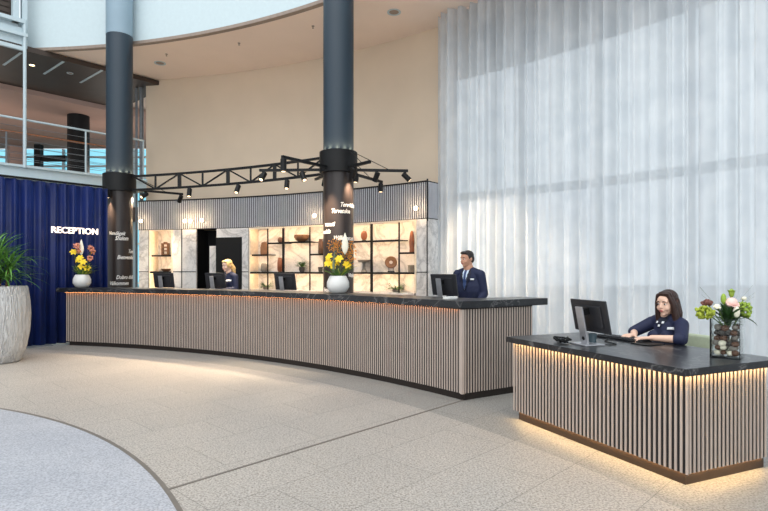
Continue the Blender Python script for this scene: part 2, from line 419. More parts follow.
for z in (.9, 2.4, 3.7, 4.9, 5.35, 5.7): mb.box((-18.5, FY, z), (27, .10, .06))
mb.build('mullion', M['steel'], fa)
struct(MB().box((-18.5, FY-.5, 3.45), (27, .6, .5)).build('facade_floor_slab', M['darkbrown']))
p0, p1 = pY(36, 158.5, 20.0), pY(66, 158.5, 20.0)
struct(MB().bar(p0, p1, .1, .22).bar(p0+Vector((.1, 0, .5)), p0+Vector((.1, 0, -2)), .22).build('facade_beam', M['black']))
for k, (x, y) in enumerate(((-11.5, 15.5), (-8.5, 17.5))):
    l = bpy.data.lights.new('gallery_fill', 'POINT'); l.energy = 45; l.color = (1, .78, .64); l.shadow_soft_size = .5  # added point fills without fittings, to brighten the gallery ceilings
    lo = bpy.data.objects.new('gallery_fill', l); COL.objects.link(lo); lo.location = (x, y, 4.2)
struct(MB().tube([pY(78.5, 270, 16.46)*1+Vector((0, 0, -1.4)), pY(78.5, 270, 16.46)+Vector((0, 0, 4.62))], .30, 28).build('gallery_column', M['black'], smooth=40))
struct(MB().box(pY(16, 270, 20.5)+Vector((0, 0, 1.6)), (.5, .5, 6), .8).build('gallery_pier', M['pink']))
# upper bridge corner, top left
ub = thing('upper_bridge', 'pale steel edge of the upper bridge with dark louvres behind', 'bridge', gp(SP-1, 0, 6.2), kind='structure')
mb = MB(); gbox(mb, -9, SP, .0, .3, 6.20, 6.62); gbox(mb, -9, SP+.02, -.07, .0, 6.12, 6.20); gbox(mb, -9, SP+.05, -.10, .0, 6.42, 6.49); gbox(mb, -9, SP, -.10, .2, 6.70, 6.78); gbox(mb, -9, SP-.1, .05, .2, 6.60, 6.72)
mb.build('edge_beam', M['steel'], ub)
mb = MB()
for k in range(14): gbox(mb, -9, SP-.2, .25, .29, 6.85+k*.12, 6.94+k*.12)
mb.build('louvre', M['darkbrown'], ub)
mb = MB(); gbox(mb, SP-.22, SP-.10, -.06, .06, 6.7, 9.2); gbox(mb, SP-.04, SP+.06, -.02, .10, 6.2, 9.2); mb.build('post', M['steel'], ub)
mb = MB(); gbox(mb, -9, SP, .9, 1.0, 6.6, 9.4); mb.build('back_panel', M['darkbrown'], ub)
# grey edge posts of the beige wall
for du, r in ((141.5, .05), (136.5, .03)):
    p = Vector((*ray(du, 15.75), 0)); struct(MB().tube([p, p+Vector((0, 0, 6.15))], r, 10).build('wall_edge_post', M['grey_steel'], smooth=40))
# daylight facade behind the sheer curtain
fb = thing('window_2', 'tall window wall behind the sheer white curtain', 'window', pol(16.8, .6), kind='structure')
MB().arc(16.85, 16.87, 0, 6.28, .93, .05).build('glass_pane', M['clear_glass'], fb)
mb = MB()
for k in range(10): a = .93-.095*k; mb.arc(16.78, 16.9, 0, 6.28, a, a-.004, 1)
mb.arc(16.76, 16.92, 2.93, 3.08, .93, .05); mb.build('mullion', M['steel'], fb)
struct(MB().arc(16.2, 16.95, 5.62, 6.28, .93, .05).build('wall_bulkhead', M['grey_steel']))
struct(MB().arc(15.95, 16.9, 0, 6.28, .945, .93, 1).build('wall_side', M['white']))
# sheer curtain
def drape(path, z0, z1, nz=2):
    mb = MB(); n = len(path)
    for j in range(nz+1):
        z = lerp(z0, z1, j/nz)
        for (p, d) in path: mb.v.append(Vector((p[0], p[1], z)))
    for j in range(nz):
        for i in range(n-1): mb.f.append((j*n+i, j*n+i+1, (j+1)*n+i+1, (j+1)*n+i))
    return mb
path = []; a = .8912; ph = 0; rs = random.Random(3)
per = .2; nxt = 0
while a > .12:
    path.append((pol(15.2+.075*math.sin(ph)+.045*math.sin(ph*.31+1)+.022*math.sin(ph*2.3), a), 0))
    if ph > nxt: per = rs.uniform(.13, .30); nxt += 2*PI
    a -= .012/15.2; ph += 2*PI*.012/per
sc_ = drape(path, .015, ZS-.001, 1).build('sheer_curtain', M['sheer'], smooth=80)
tag(sc_, 'tall sheer white curtain hanging in folds before the window wall', 'curtain')
MB().arc(15.28, 15.34, ZS-.03, ZS-.002, .8912, .12).build('curtain_track', M['peach'], sc_, world=False, smooth=30)
# blue velvet curtain
V0 = Vector((-6.15, 10.3, 0)); VD = Vector((.643, .766, 0)); VN = Vector((.766, -.643, 0))
path = []; s = -2.6; ph = 0; nxt = 0; per = .2
while s < .93:
    path.append((V0+VD*s+VN*(.045*math.sin(ph)+.02*math.sin(ph*.43)+.012*math.sin(ph*2.2+1)), 0))
    if ph > nxt: per = rs.uniform(.14, .27); nxt += 2*PI
    s += .012; ph += 2*PI*.012/per
bc = drape(path, .02, 3.03, 2).build('velvet_curtain', M['velvet'], smooth=80)
sd = bc.modifiers.new('thickness', 'SOLIDIFY'); sd.thickness = .006
tag(bc, 'deep blue velvet curtain hanging in folds behind the lit sign', 'curtain')
MB().tube([V0+VD*-2.6+Vector((0, 0, 3.06)), V0+VD*.9+Vector((0, 0, 3.06))], .02, 8).build('curtain_rail', M['black'], bc, world=False, smooth=40)
struct(MB().prism([(V0+VD*s+VN*n)[:2] for s, n in ((-2.6, -.1), (-.1, -.1), (-.1, .14), (-2.6, .14))], 0, .018).build('trim_4', M['grey_steel']))
# text
def text_mesh(body, size, ext=.004, bold=0, sx=1, shear=0, spacing=1):
    c = bpy.data.curves.new('lettering', 'FONT'); c.body = body; c.size = size; c.extrude = ext; c.offset = bold; c.shear = shear; c.space_character = spacing
    c.resolution_u = 3
    t = bpy.data.objects.new('lettering', c); COL.objects.link(t)
    dg = bpy.context.evaluated_depsgraph_get(); dg.update()
    me = bpy.data.meshes.new_from_object(t.evaluated_get(dg)); bpy.data.objects.remove(t); bpy.data.curves.remove(c)
    vs = [v.co.copy() for v in me.vertices]; fs = [tuple(p.vertices) for p in me.polygons]; bpy.data.meshes.remove(me)
    return [Vector((v.x*sx, v.y, v.z)) for v in vs], fs
def on_gallery(u, p0, d):     # where the ray of column u meets a vertical plane
    t = (u-384)/FPX; s_ = (t*p0.y-p0.x)/(d.x-t*d.y); return p0+d*s_
VP = V0+VN*.095
pa, pb = on_gallery(51.5, VP, VD), on_gallery(97.8, VP, VD)
zb = CAMZ+(HOR-232.6)*pa.y/FPX; zt = CAMZ+(HOR-226.3)*pa.y/FPX
vs, fs = text_mesh('RECEPTION', 1, .015, .006)
x0, x1 = min(v.x for v in vs), max(v.x for v in vs); y0, y1 = min(v.y for v in vs), max(v.y for v in vs)
sg = thing('reception_sign', 'lit white letters spelling RECEPTION on the blue curtain', 'sign', (pa+pb)/2+Vector((0, 0, zb)))
mb = MB(); L = (pb-pa).length
mb.add([pa+VD*((v.x-x0)/(x1-x0)*L)+VN*v.z+Vector((0, 0, lerp(zb, zt, (v.y-y0)/(y1-y0)))) for v in vs], fs)
mb.build('lettering', M['sign'], sg)
MB().bar(pa+VD*.02+Vector((0, 0, zb+.055))-VN*.035, pb-VD*.02+Vector((0, 0, zb+.055))-VN*.035, .03, .02).build('mounting_rail', M['black'], sg)
# ------------------------------------------------------------------ columns
CL = Vector((*ray(119.5, 13.22), 0)); CR = Vector((*ray(338.5, 13.22), 0)); RAD = .26
def column(c, label, texts, zcap):
    t = thing('column', label, 'column', c, kind='structure')
    MB().tube([c+Vector((0, 0, 3.3)), c+Vector((0, 0, 6.33))], RAD, 48).build('shaft', M['shaft'], t, smooth=40)
    MB().tube([c+Vector((0, 0, 6.33)), c+Vector((0, 0, 9.6))], RAD+.003, 48).build('upper_shaft', M['shaft_top'], t, smooth=40)
    MB().tube([c, c+Vector((0, 0, 3.06))], RAD, 48).build('cladding', M['clad'], t, smooth=40)
    mb = MB().lathe([(RAD+.005, 3.05), (.325, 3.05), (.325, 3.41), (.31, 3.42), (.31, 3.38), (RAD+.005, 3.38)], c, 48); mb.build('collar', M['black'], t, smooth=40)
    for (u, v, w, s_) in texts:
        tt = (u-384)/FPX; A = 1+tt*tt; B = -2*(tt*c.x+c.y); C = c.x**2+c.y**2-(RAD+.002)**2
        y = (-B-math.sqrt(max(0, B*B-4*A*C)))/(2*A); ph = math.atan2(y-c.y, tt*y-c.x); z = CAMZ+(HOR-v)*y/FPX
        vs, fs = text_mesh(w, s_, .002, .0015, .74, .32)
        mb = MB(); r = RAD+.002
        mb.add([c+Vector(((r+q.z)*math.cos(ph+q.x/r), (r+q.z)*math.sin(ph+q.x/r), z+q.y)) for q in vs], fs)
        mb.build('lettering', M['letter'], t)
    return t
column(CL, 'tall dark column with white greetings at the end of the blue curtain',
       [(109, 235, 'Vendégeit', .11), (115, 240, 'Shalom', .12), (128.2, 253, 'Tere tulemast', .11), (117, 259, 'Bienvenidos', .115), (116, 279, 'Dobro došli', .11), (109.5, 285, 'Välkommen', .11)], 0)
column(CR, 'tall dark column with white greetings in front of the marble shelves',
       [(340, 206.5, 'Tere tulemast', .105), (331, 213, 'Tervetuloa', .105), (325.2, 226.5, 'venuti', .11), (323.4, 234, 'venidis', .105), (333, 240, 'Willkommen', .105), (348, 277, 'Vitajte', .09), (324, 291.5, 'Sveiki', .10)], 0)
for c in (CL, CR):
    for k in range(7):
        a = -PI/2+(k-3)*.5
        spot_light('collar_uplight', c+Vector((.29*math.cos(a), .29*math.sin(a), 3.39)), (-.10*math.cos(a), -.10*math.sin(a), 1), 5.0, 100, (1, .66, .36), 1, .02)
# ------------------------------------------------------------------ curved truss
aL, aR = math.atan2(CL.y-CY, CL.x-CX), math.atan2(CR.y-CY, CR.x-CX)
da = .325/13.22
tr = thing('curved_truss', 'black lattice truss curving between the two columns', 'truss', pol(13.22, (aL+aR)/2, 3.0))
TZ0, TZ1 = 3.08, 3.365
for z in (TZ0, TZ1): MB().arc(13.20, 13.24, z-.022, z+.022, aL-da+.0, aR+da, 50).build('chord', M['black'], tr)
nodes = [aL-da]+[ang(u, 13.22) for u in (155.5, 179.5, 202.6, 228, 250.7, 274.7, 298)]+[aR+da]
for i, a in enumerate(nodes[1:-1]):
    w = .032 if i % 2 == 0 else .06
    MB().bar(pol(13.22, a, TZ0), pol(13.22, a, TZ1), w, w).build('post', M['black'], tr)
for i in range(8):
    a, b = nodes[i], nodes[i+1]; z0, z1 = (TZ1, TZ0) if i % 2 == 0 else (TZ0, TZ1)
    MB().bar(pol(13.22, a, z0), pol(13.22, b, z1), .026, .026).build('brace', M['black'], tr)
# lighting arms on the collars
ZA = 3.12
def arm(c, end, label, cable=True):
    end = Vector((end[0], end[1], ZA)); d = (end-Vector((c.x, c.y, ZA))).normalized(); st = Vector((c.x, c.y, ZA))+d*.30
    t = thing('lighting_arm', label, 'lighting arm', st, group='lighting arms on the column collars')
    MB().bar(st, end, .045, .045).build('bar', M['black'], t)
    if cable: MB().tube([Vector((c.x, c.y, 3.40))+d*.31, lerp(st, end, .62)+Vector((0, 0, .02))], .006, 6).build('stay_cable', M['black'], t)
    return st, end
arms = {}
arms['A'] = arm(CR, (-1.548, 8.33), 'black lighting arm on the shelf-side column collar pointing towards the hall, over the counter', False)
arms['B'] = arm(CR, (-2.15, 9.47), 'black lighting arm beside the truss on the shelf-side column, carrying two tilted spotlights', False)
arms['C'] = arm(CR, (.416, 9.52), 'black lighting arm reaching towards the sheer curtain from the shelf-side column')
arms['D'] = arm(CR, (-.04, 10.72), 'short black lighting arm reaching back over the slatted fascia, one spotlight at its tip')
arms['E'] = arm(CR, (-.222, 8.717), 'black lighting arm pointing up close above the white greetings on the shelf-side column')
arms['F'] = arm(CR, (-1.30, 10.42), 'black lighting arm behind the truss reaching back from the shelf-side column', False)
arms['G'] = arm(CL, (-4.556, 12.436), 'black lighting arm reaching back from the column by the blue curtain', True)
def spotlight(p, d, label, power=SPOT_W, L=.17, r=.047, drop=.06, angle=55, group='black spotlights'):
    p = Vector(p); d = Vector(d).normalized(); t = thing('spotlight', label, 'spotlight', p, group=group)
    q = p-Vector((0, 0, drop))
    MB().box(p-Vector((0, 0, .012)), (.05, .05, .024)).tube([p, q], .012, 8).build('bracket', M['black'], t)
    a, b = q-d*L*.30, q+d*L*.70
    MB().tube([a, a+d*.01, b-d*.004, b, b-d*.001], [r*.8, r, r, r, r*.80], 20).build('lamp_head', M['black'], t, smooth=40)
    MB().tube([b-d*.012, b+d*.0015], r*.66, 20).build('lens', M['lens'], t, smooth=40)
    if power:
        l = spot_light('spot_beam', b+d*.02, d, power, angle); l.parent = t; l.location = l.location-p
def on_arm(k, t, dz=-.022):
    s_, e_ = arms[k]; return lerp(s_, e_, t)+Vector((0, 0, dz))
def on_truss(u): return pol(13.22, ang(u, 13.22), TZ0-.022)
down_hall = lambda x=0, y=0: (x, y, -1)
spotlight(on_truss(189.5), (.0, -.30, -1), 'black spotlight hanging from the truss nearest the curtain-side column', 360, angle=80)
spotlight(on_truss(238), (-.2, -.5, -1), 'black spotlight hanging from the middle of the truss', 460, angle=80)
spotlight(on_truss(287), (.0, -.4, -1), 'black spotlight under the truss beside the shelf-side column', 420, angle=80)
spotlight(on_arm('A', .97), (0, -.06, -1), 'black spotlight hanging straight down at the tip of the arm crossing the truss', L=.2)
spotlight(on_arm('B', .93), (-.35, -.75, -1), 'black spotlight at the tip of the arm beside the truss, aimed at the hall floor')
spotlight(on_arm('B', .30), (.40, -.45, -1), 'black spotlight on the arm beside the truss, second from its tip')
spotlight(on_arm('C', .40), (-.40, .35, -1), 'black spotlight in the middle of the arm reaching towards the sheer curtain')
spotlight(on_arm('C', .94), (1.0, .05, -.98), 'black spotlight at the tip of the arm reaching towards the sheer curtain', 430, angle=80)
spotlight(on_arm('D', .96), (0, -.05, -1), 'black spotlight at the tip of the short arm over the slatted fascia')
spotlight(on_arm('E', .25), (-.25, .55, -1), 'glowing black spotlight close to the shelf-side column, upper of two', 110)
spotlight(on_arm('F', .4), (-.3, .7, -1), 'black spotlight behind the collar of the shelf-side column', 80)
spotlight(Vector((CR.x+.31, CR.y-.12, 3.05)), (-.12, .02, -1), 'glowing black spotlight on the collar edge above the greetings, lower of two', 30, L=.15)
spotlight(on_arm('G', .22), (-.55, -.75, -.6), 'lit black spotlight on the arm by the curtain-side column, facing the hall')
spotlight(on_arm('G', .95), (-.5, .4, -.8), 'black spotlight at the tip of the arm behind the curtain-side column')
spotlight(Vector((CL.x-.10, CL.y-.32, 3.05)), (.06, .07, -1), 'lit black spotlight under the collar washing the greetings by the curtain', 150, L=.15)
spotlight(Vector((CL.x-.31, CL.y-.05, 3.05)), (-.5, -.35, -1), 'small black spotlight under the collar aimed at the blue curtain', 160, L=.12, r=.04)
spot_light('collar_wash', Vector((CR.x-.20, CR.y-.44, 3.02)), (.08, .12, -1), 420, 50)
# soffit downlights and sprinklers
def downlight(p, r, label, lit=False, group=None):
    p = Vector(p); t = thing('downlight', label, 'downlight', p, group=group)
    MB().lathe([(r*.7, -.004), (r, -.012), (r, .0), (r*.7, 0)], p, 28).build('ring', M['steel'], t, smooth=40)
    MB().lathe([(r*.7, -.006), (r*.7, -.002)], p, 24).build('lens', M['down'] if lit else M['tan_lip'], t)
downlight(pz(160, 63, ZS), .13, 'round recessed downlight in the peach soffit by the dark column')
downlight(pz(394, 12, ZS), .13, 'round recessed downlight in the peach soffit near the sheer curtain')
downlight(pz(32, 65, 6.15), .07, 'lit downlight in the dark gallery ceiling', True)
downlight(pz(70, 73, 6.15), .07, 'unlit downlight beside the lit one in the dark gallery ceiling')
for u, v, lab in ((166.5, 54, 'near the dark column'), (239, 43, 'midway along the soffit'), (313, 26, 'near the middle column')):
    p = pz(u, v, ZS); tag(MB().lathe([(.012, -.05), (.02, -.045), (.008, -.03), (.008, -.012), (.03, -.006), (.03, 0)], p, 12).build('sprinkler', M['tan_lip']), 'small sprinkler head in the peach soffit '+lab, 'sprinkler')
# ------------------------------------------------------------------ shelf wall
RW = 15.02
def A(u): return ang(u, RW)
ZF0, ZF1 = 2.38, 3.095
fs_ = thing('slatted_fascia', 'grey slatted fascia curving above the marble shelf wall', 'fascia', pol(RW, A(280), ZF0))
MB().arc(RW+.02, RW+.30, ZF0, ZF1, A(138), A(427)).build('backing', M['slat_gap'], fs_, smooth=30)
mb = MB(); a = A(138); pitch = .052
while a > A(427): mb.arc(RW+.004, RW+.02, ZF0+.015, ZF1-.012, a, a-.023/RW, 1); a -= pitch/RW
# the short return at the curtain end
pe = pol(RW, A(427)); er = Vector((math.cos(A(427)), math.sin(A(427)), 0)); et = Vector((er.y, -er.x, 0))
for k in range(7):
    q = pe+er*(.03+k*pitch)+et*.02; mb.box(q+Vector((0, 0, (ZF0+ZF1)/2)), (.031, .02, ZF1-ZF0-.03), math.atan2(er.y, er.x))
mb.build('slats', M['slat_wall'], fs_)
MB().arc(RW-.01, RW+.44, ZF1-.012, ZF1+.015, A(138), A(427)).build('cap', M['black'], fs_)
MB().bar(pe+er*.0+et*.01+Vector((0, 0, (ZF0+ZF1)/2-.4)), pe+et*.01+Vector((0, 0, (ZF0+ZF1)/2+.4)), .03, .03).build('corner_trim', M['black'], fs_)
MB().prism([(pe+er*x+et*y)[:2] for x, y in ((.03, -.2), (.42, -.2), (.42, .01), (.03, .01))], ZF0, ZF1-.01).build('return_panel', M['slat_gap'], fs_)
def panel(u0, u1, z0, z1, label, R=RW+.02, th=.05, m='marble_white', name='marble_panel'):
    return tag(MB().arc(R, R+th, z0, z1, A(u0), A(u1)).build(name, M[m]), label, 'panel')
panel(138.5, 148.2, 0, ZF0, 'white marble panel next to the column by the blue curtain')
panel(172, 181.2, 0, ZF0, 'narrow white marble panel beside the small lit niche')
panel(181.6, 195.5, 0, ZF0, 'white marble panel between the niche and the dark doorway')
panel(205, 215.2, 0, 1.98, 'white marble panel standing inside the dark doorway', RW+.18)
panel(241.5, 248, 0, ZF0, 'narrow white marble strip between the dark door and the shelves')
panel(216, 241.5, 2.17, ZF0, 'white marble lintel above the dark door')
panel(415, 426.6, 0, ZF0, 'white marble end panel of the shelves near the suited man')
tag(MB().prism([(pe+er*x+et*y)[:2] for x, y in ((.02, -.03), (.44, -.03), (.44, .02), (.02, .02))], 0, ZF0).build('marble_panel', M['marble_white']), 'white marble return panel against the sheer curtain', 'panel')
door = thing('door_1', 'plain black door in the marble wall', 'door', pol(RW, A(228)), kind='structure')
MB().arc(RW+.01, RW+.05, 0, 2.17, A(215.6), A(241.3)).build('door_leaf', M['black'], door)
struct(MB().arc(RW+.5, RW+.55, 0, ZF0, A(194), A(250)).build('wall_recess', M['black']))
struct(MB().arc(RW+.05, RW+.5, 0, ZF0, A(195.5), A(195.2), 1).build('wall_jamb', M['black']))
mb = MB()
for u0, u1 in ((138.5, 195.5), (241.5, 248), (415, 426.6)): mb.arc(RW+.012, RW+.03, 1.350, 1.366, A(u0), A(u1))
for u in (148.4, 171.6, 181.4, 248.4, 414.6, 426.7): mb.arc(RW+.008, RW+.03, 0, ZF0, A(u)+.0006, A(u)-.0006, 1)
struct(mb.build('trim_5', M['black']))
def zat(u, v, R=RW+.02): return CAMZ+(HOR-v)*ray(u, R)[1]/FPX
def shelving(name, label, ups, cells, mid, u0, u1, base):
    t = thing(name, label, 'shelves', pol(RW+.1, A((u0+u1)/2), base))
    RB = RW+.34
    MB().arc(RB, RB+.03, base, ZF0, A(u0), A(u1)).build('back_panel', M['marble_white'], t)
    MB().arc(RW+.03, RB, base-.04, base, A(u0), A(u1)).build('bottom_board', M['marble_white'], t)
    MB().arc(RW+.03, RB, 0, base-.04, A(u0), A(u1)).build('base_cabinet', M['slat_gap'], t)
    for u, th in ups:
        a = A(u); h = th/2/RW; MB().arc(RW, RW+.03, base, ZF0, a+h, a-h, 1).build('upright', M['black'], t)
    MB().arc(RW+.012, RB, mid-.008, mid+.008, A(u0), A(u1)).arc(RW, RW+.012, mid-.028, mid+.010, A(u0), A(u1)).build('shelf', M['black'], t)
    for ua, ub_, zs in cells:
        for z in zs: MB().arc(RW+.012, RB, z-.008, z+.008, A(ua), A(ub_)).arc(RW, RW+.012, z-.028, z+.010, A(ua), A(ub_)).build('shelf', M['black'], t)
        for z in list(zs)+[ZF0, mid]:
            MB().arc(RW+.02, RW+.045, z-.017, z-.009, A(ua)-.0015, A(ub_)+.0015).build('led_strip', M['led_shelf'], t)
    MB().arc(RW, RW+.014, ZF0-.035, ZF0, A(u0), A(u1)).build('top_rail', M['wood_frame'], t)
    for a in (A(u0)+.0012, A(u1)-.0012): MB().arc(RW+.0, RB, base, ZF0, a+.0012, a-.0012, 1).build('side_panel', M['wood_frame'], t)
    return t
MID = zat(300, 272.4)
s1, s2, s3, s4, s5, s6, s7 = zat(260, 254.8), zat(275, 243), zat(296, 242), zat(316, 254.2), zat(363, 241.2), zat(385, 240.5), zat(407, 252.7)
shelving('shelving_unit', 'long lit marble shelving unit with black uprights behind the middle column',
         [(267.4, .02), (283, .05), (309.5, .02), (336, .02), (371.2, .05), (398.7, .02)],
         [(251.7, 267.4, [s1]), (267.4, 283, [s2]), (283, 309.5, [s3]), (309.5, 336, [s4]), (336, 371.2, [s5]), (371.2, 398.7, [s6]), (398.7, 414.5, [s7])], MID, 250, 414.5, .95)
n1 = zat(161, 255.5)
shelving('shelving_unit', 'narrow lit marble niche with two shelves near the curtain-side column', [], [(151.5, 170.8, [n1])], MID, 150, 171.3, .95)
# wall lamps on the fascia
for i, (u, v, lab) in enumerate(((143, 221.3, 'nearest the column by the blue curtain'), (187, 221.2, 'first of the close pair above the marble panel'), (192.5, 221.2, 'second of the close pair above the marble panel'), (204, 220.6, 'above the dark doorway'), (316.7, 216, 'beside the middle column'), (418.3, 208.6, 'near the curtain end'))):
    a = A(u); z = zat(u, v, RW); p = pol(RW, a, z); d = Vector((math.cos(a), math.sin(a), 0))
    t = thing('wall_lamp', 'small glowing bulb on the slatted fascia '+lab, 'wall lamp', p, group='bulbs on the slatted fascia')
    MB().tube([p+d*.005, p-d*.05], .022, 12).build('socket', M['brass'], t, smooth=40)
    MB().ell(p-d*.085, .042).build('bulb', M['bulb'], t, smooth=80)
    l = bpy.data.lights.new('bulb_light', 'POINT'); l.energy = 4; l.color = (1, .72, .42); l.shadow_soft_size = .05
    lo = bpy.data.objects.new('bulb_light', l); COL.objects.link(lo); lo.parent = t; lo.location = -d*.16
# decor
def shelf_at(u, z, R=RW+.19): return Vector((*ray(u, R), z))
def decor(name, mb, m, label, cat, smooth=50): return tag(mb.build(name, M[m], smooth=smooth), label, cat)
PXM = ray(300, RW+.19)[1]/FPX
p = shelf_at(165.5, n1+.009); t = thing('wooden_sculpture', 'brown open box sculpture on the upper niche shelf', 'sculpture', p)
mb = MB()
for x in (-.07, .07): mb.box(p+Vector((x, 0, .15)), (.03, .12, .30))
for z in (.015, .11, .20, .285): mb.box(p+Vector((0, 0, z)), (.17, .12, .03))
mb.build('frame', M['brownwood'], t, bevel=.006); MB().tube([p+Vector((0, 0, .30)), p+Vector((.0, 0, .33))], .05, 14).build('cap', M['brownclay'], t, smooth=40)
p = shelf_at(166, MID+.01); decor('bowl', MB().lathe([(.04, 0), (.10, .03), (.12, .075), (.105, .075), (.09, .04), (.03, .015)], p, 24), 'brownwood', 'low brown bowl on the lower niche shelf', 'bowl')
p = shelf_at(264, s1+.009)
mb = MB(); rs = random.Random(5)
for k in range(6): mb.tube([p+Vector((-.05+.02*k, 0, 0)), p+Vector((-.06+.024*k, .01, .16)), p+Vector((-.05+.02*k, 0, .24+.07*rs.random()))], [.035, .03, .008], 8)
decor('driftwood', mb, 'brownwood', 'jagged brown driftwood piece on the first shelf column', 'sculpture', 40)
p = shelf_at(264, MID+.01); decor('vase', MB().lathe([(.055, 0), (.075, .03), (.075, .15), (.06, .19), (.05, .2), (.04, .2), (.055, .15)], p, 24), 'greystone', 'squat grey stone vase below the jagged driftwood', 'vase')
p = shelf_at(280.3, s2+.009); decor('pot', MB().lathe([(.03, 0), (.06, .04), (.062, .09), (.03, .13), (.022, .125), (.04, .09)], p, 20), 'brownclay', 'small round reddish pot beside the wide brown bowl', 'pot')
p = shelf_at(280, MID+.01); decor('vase', MB().lathe([(.04, 0), (.06, .05), (.062, .22), (.05, .30), (.035, .33), (.025, .33), (.04, .28)], p, 24), 'amber', 'tall amber orange vase beside the potted fern', 'vase')
p = shelf_at(301.5, s3+.009); mb = MB().lathe([(.05, 0), (.13, .04), (.17, .11), (.16, .16), (.145, .15), (.12, .06), (.04, .02)], p, 28, 1, .7, lambda i, w: .02*math.sin(3*w) if i > 1 else 0)
decor('wooden_bowl', mb, 'brownwood', 'wide rough brown wooden bowl on the upper shelf', 'bowl')
p = shelf_at(320.8, s4+.009); decor('vase', MB().lathe([(.045, 0), (.06, .02), (.055, .26), (.04, .31), (.045, .33), (.03, .33), (.03, .28)], p, 24), 'brownclay', 'tall dark brown vase close beside the lettered column', 'vase')
p = shelf_at(320.4, MID+.01); decor('cup', MB().lathe([(.04, 0), (.055, .11), (.045, .11), (.03, .015)], p, 20), 'darkclay', 'small dark cup under the tall dark brown vase', 'cup')
p = shelf_at(364, s5+.009); t = thing('disc_sculpture', 'round brown disc sculpture standing just past the lettered column', 'sculpture', p)
MB().box(p+Vector((0, 0, .012)), (.09, .07, .024)).build('base', M['darkclay'], t, bevel=.004)
MB().ell(p+Vector((0, 0, .12)), (.07, .035, .105)).build('disc', M['amber'], t, smooth=80)
p = shelf_at(364, MID+.01); t = thing('pedestal_bowl', 'grey stone bowl on a tall pedestal', 'bowl', p)
MB().lathe([(.075, 0), (.06, .02), (.035, .08), (.03, .17), (.045, .21)], p, 24).build('pedestal', M['greystone'], t, smooth=50)
MB().lathe([(.03, .20), (.12, .215), (.14, .25), (.13, .26), (.05, .235)], p, 28).build('bowl', M['greystone'], t, smooth=50)
p = shelf_at(391, MID+.01); t = thing('ring_sculpture', 'round brown wooden disc with a hole on a black stand', 'sculpture', p)
MB().box(p+Vector((0, 0, .012)), (.14, .08, .024)).box(p+Vector((-.045, 0, .07)), (.012, .012, .10)).box(p+Vector((.045, 0, .07)), (.012, .012, .10)).build('stand', M['black'], t)
mb = MB(); prof = [(.035, -.02), (.11, -.03), (.125, 0), (.11, .03), (.035, .02), (.035, -.02)]
sub = MB().lathe(prof[:-1], (0, 0, 0), 28)
mb.add([p+Vector((v.x, v.z, v.y+.20)) for v in sub.v], [f for f in sub.f if len(f) < 10]+[(k, (k+1) % 28, 4*28+(k+1) % 28, 4*28+k) for k in range(28)])
mb.build('disc', M['brownwood'], t, smooth=50)
p = shelf_at(411.8, s7+.009); decor('tall_carving', MB().lathe([(.05, 0), (.045, .08), (.055, .2), (.045, .32), (.03, .40), (.012, .43)], p, 16, 1, .8), 'amber', 'tall slim brown carving at the end of the top shelf', 'sculpture')
p = shelf_at(411.4, MID+.01); decor('box', MB().box(p+Vector((0, 0, .06)), (.10, .09, .12), .5).box(p+Vector((0, 0, .13)), (.108, .098, .02), .5), 'greystone', 'small grey stone box under the tall slim carving', 'box', None)
def fern(p, L, n, label, pot=True, seed=1):
    r = random.Random(seed); t = thing('potted_fern', label, 'plant', p)
    h = .11 if pot else .06
    MB().lathe([(.05, 0), (.07, h*.5), (.065, h), (.055, h), (.05, h*.7)], p, 24).build('pot', M['darkclay'] if pot else M['greystone'], t, smooth=50)
    mb = MB()
    for k in range(n):
        az = r.uniform(0, 2*PI); el = r.uniform(.35, 1.35) if pot else r.uniform(.1, .9); l = L*r.uniform(.65, 1.1)
        b = p+Vector((.02*math.cos(az), .02*math.sin(az), h-.01)); mb.blade(b, az, el, l, .028, 1.1 if pot else .9, 5)
        for q in range(3):
            mb.blade(b+Vector((math.cos(az)*math.cos(el), math.sin(az)*math.cos(el), math.sin(el)))*l*(.3+.15*q), az+r.choice((-1, 1))*.9, el-.3, l*.28, .02, .5, 3)
    mb.build('foliage', M['leaf'], t)
fern(shelf_at(302, MID+.01, RW+.16), .20, 26, 'green fern in a grey pot on the middle shelf', True, 2)
fern(shelf_at(266, .95, RW+.15), .24, 24, 'low fern on the bottom shelf beside a black monitor', False, 3)
fern(shelf_at(395.6, .95, RW+.15), .26, 26, 'low fern on the bottom shelf under the brown disc sculpture', False, 4)
# ------------------------------------------------------------------ long counter
CA, TH2 = .653, .544
D2 = Vector((math.cos(TH2), math.sin(TH2), 0)); E2 = Vector((D2.y, -D2.x, 0))
rcnt = thing('reception_counter', 'long curved reception counter with slatted front and black marble top', 'counter', pol(12.2, .95))
S2 = pol(11.743, CA)+E2*.03
def rmax(a, gap):
    k = VN.x*math.cos(a)+VN.y*math.sin(a); c0 = VN.x*(CX-V0.x)+VN.y*(CY-V0.y)
    return (gap-c0)/k if k < 0 else 99
aS = ang(56, 11.743); poly = []
n = 70
for i in range(n+1): poly.append(pol(11.743, lerp(aS, CA+.004, i/n)))
poly.append(S2); EB = S2+D2*1.325; poly.append(EB)
P2_ = EB-E2*.42; P3_ = S2+D2*.57-E2*.42; poly += [P2_, P3_]
aE = math.atan2(P3_.y-CY, P3_.x-CX)
for i in range(n+1):
    a = lerp(aE+.012, aS, i/n); poly.append(pol(max(11.76, min(12.30, rmax(a, .105))), a))
ZT, ZB = 1.068, .988
MB().prism([p[:2] for p in poly], ZB, ZT).build('worktop', M['marble_black'], rcnt, bevel=.004)
aB = ang(65, 11.78)
mb = MB(); mb.arc(11.81, 11.84, .075, ZB, aB, CA+.002)
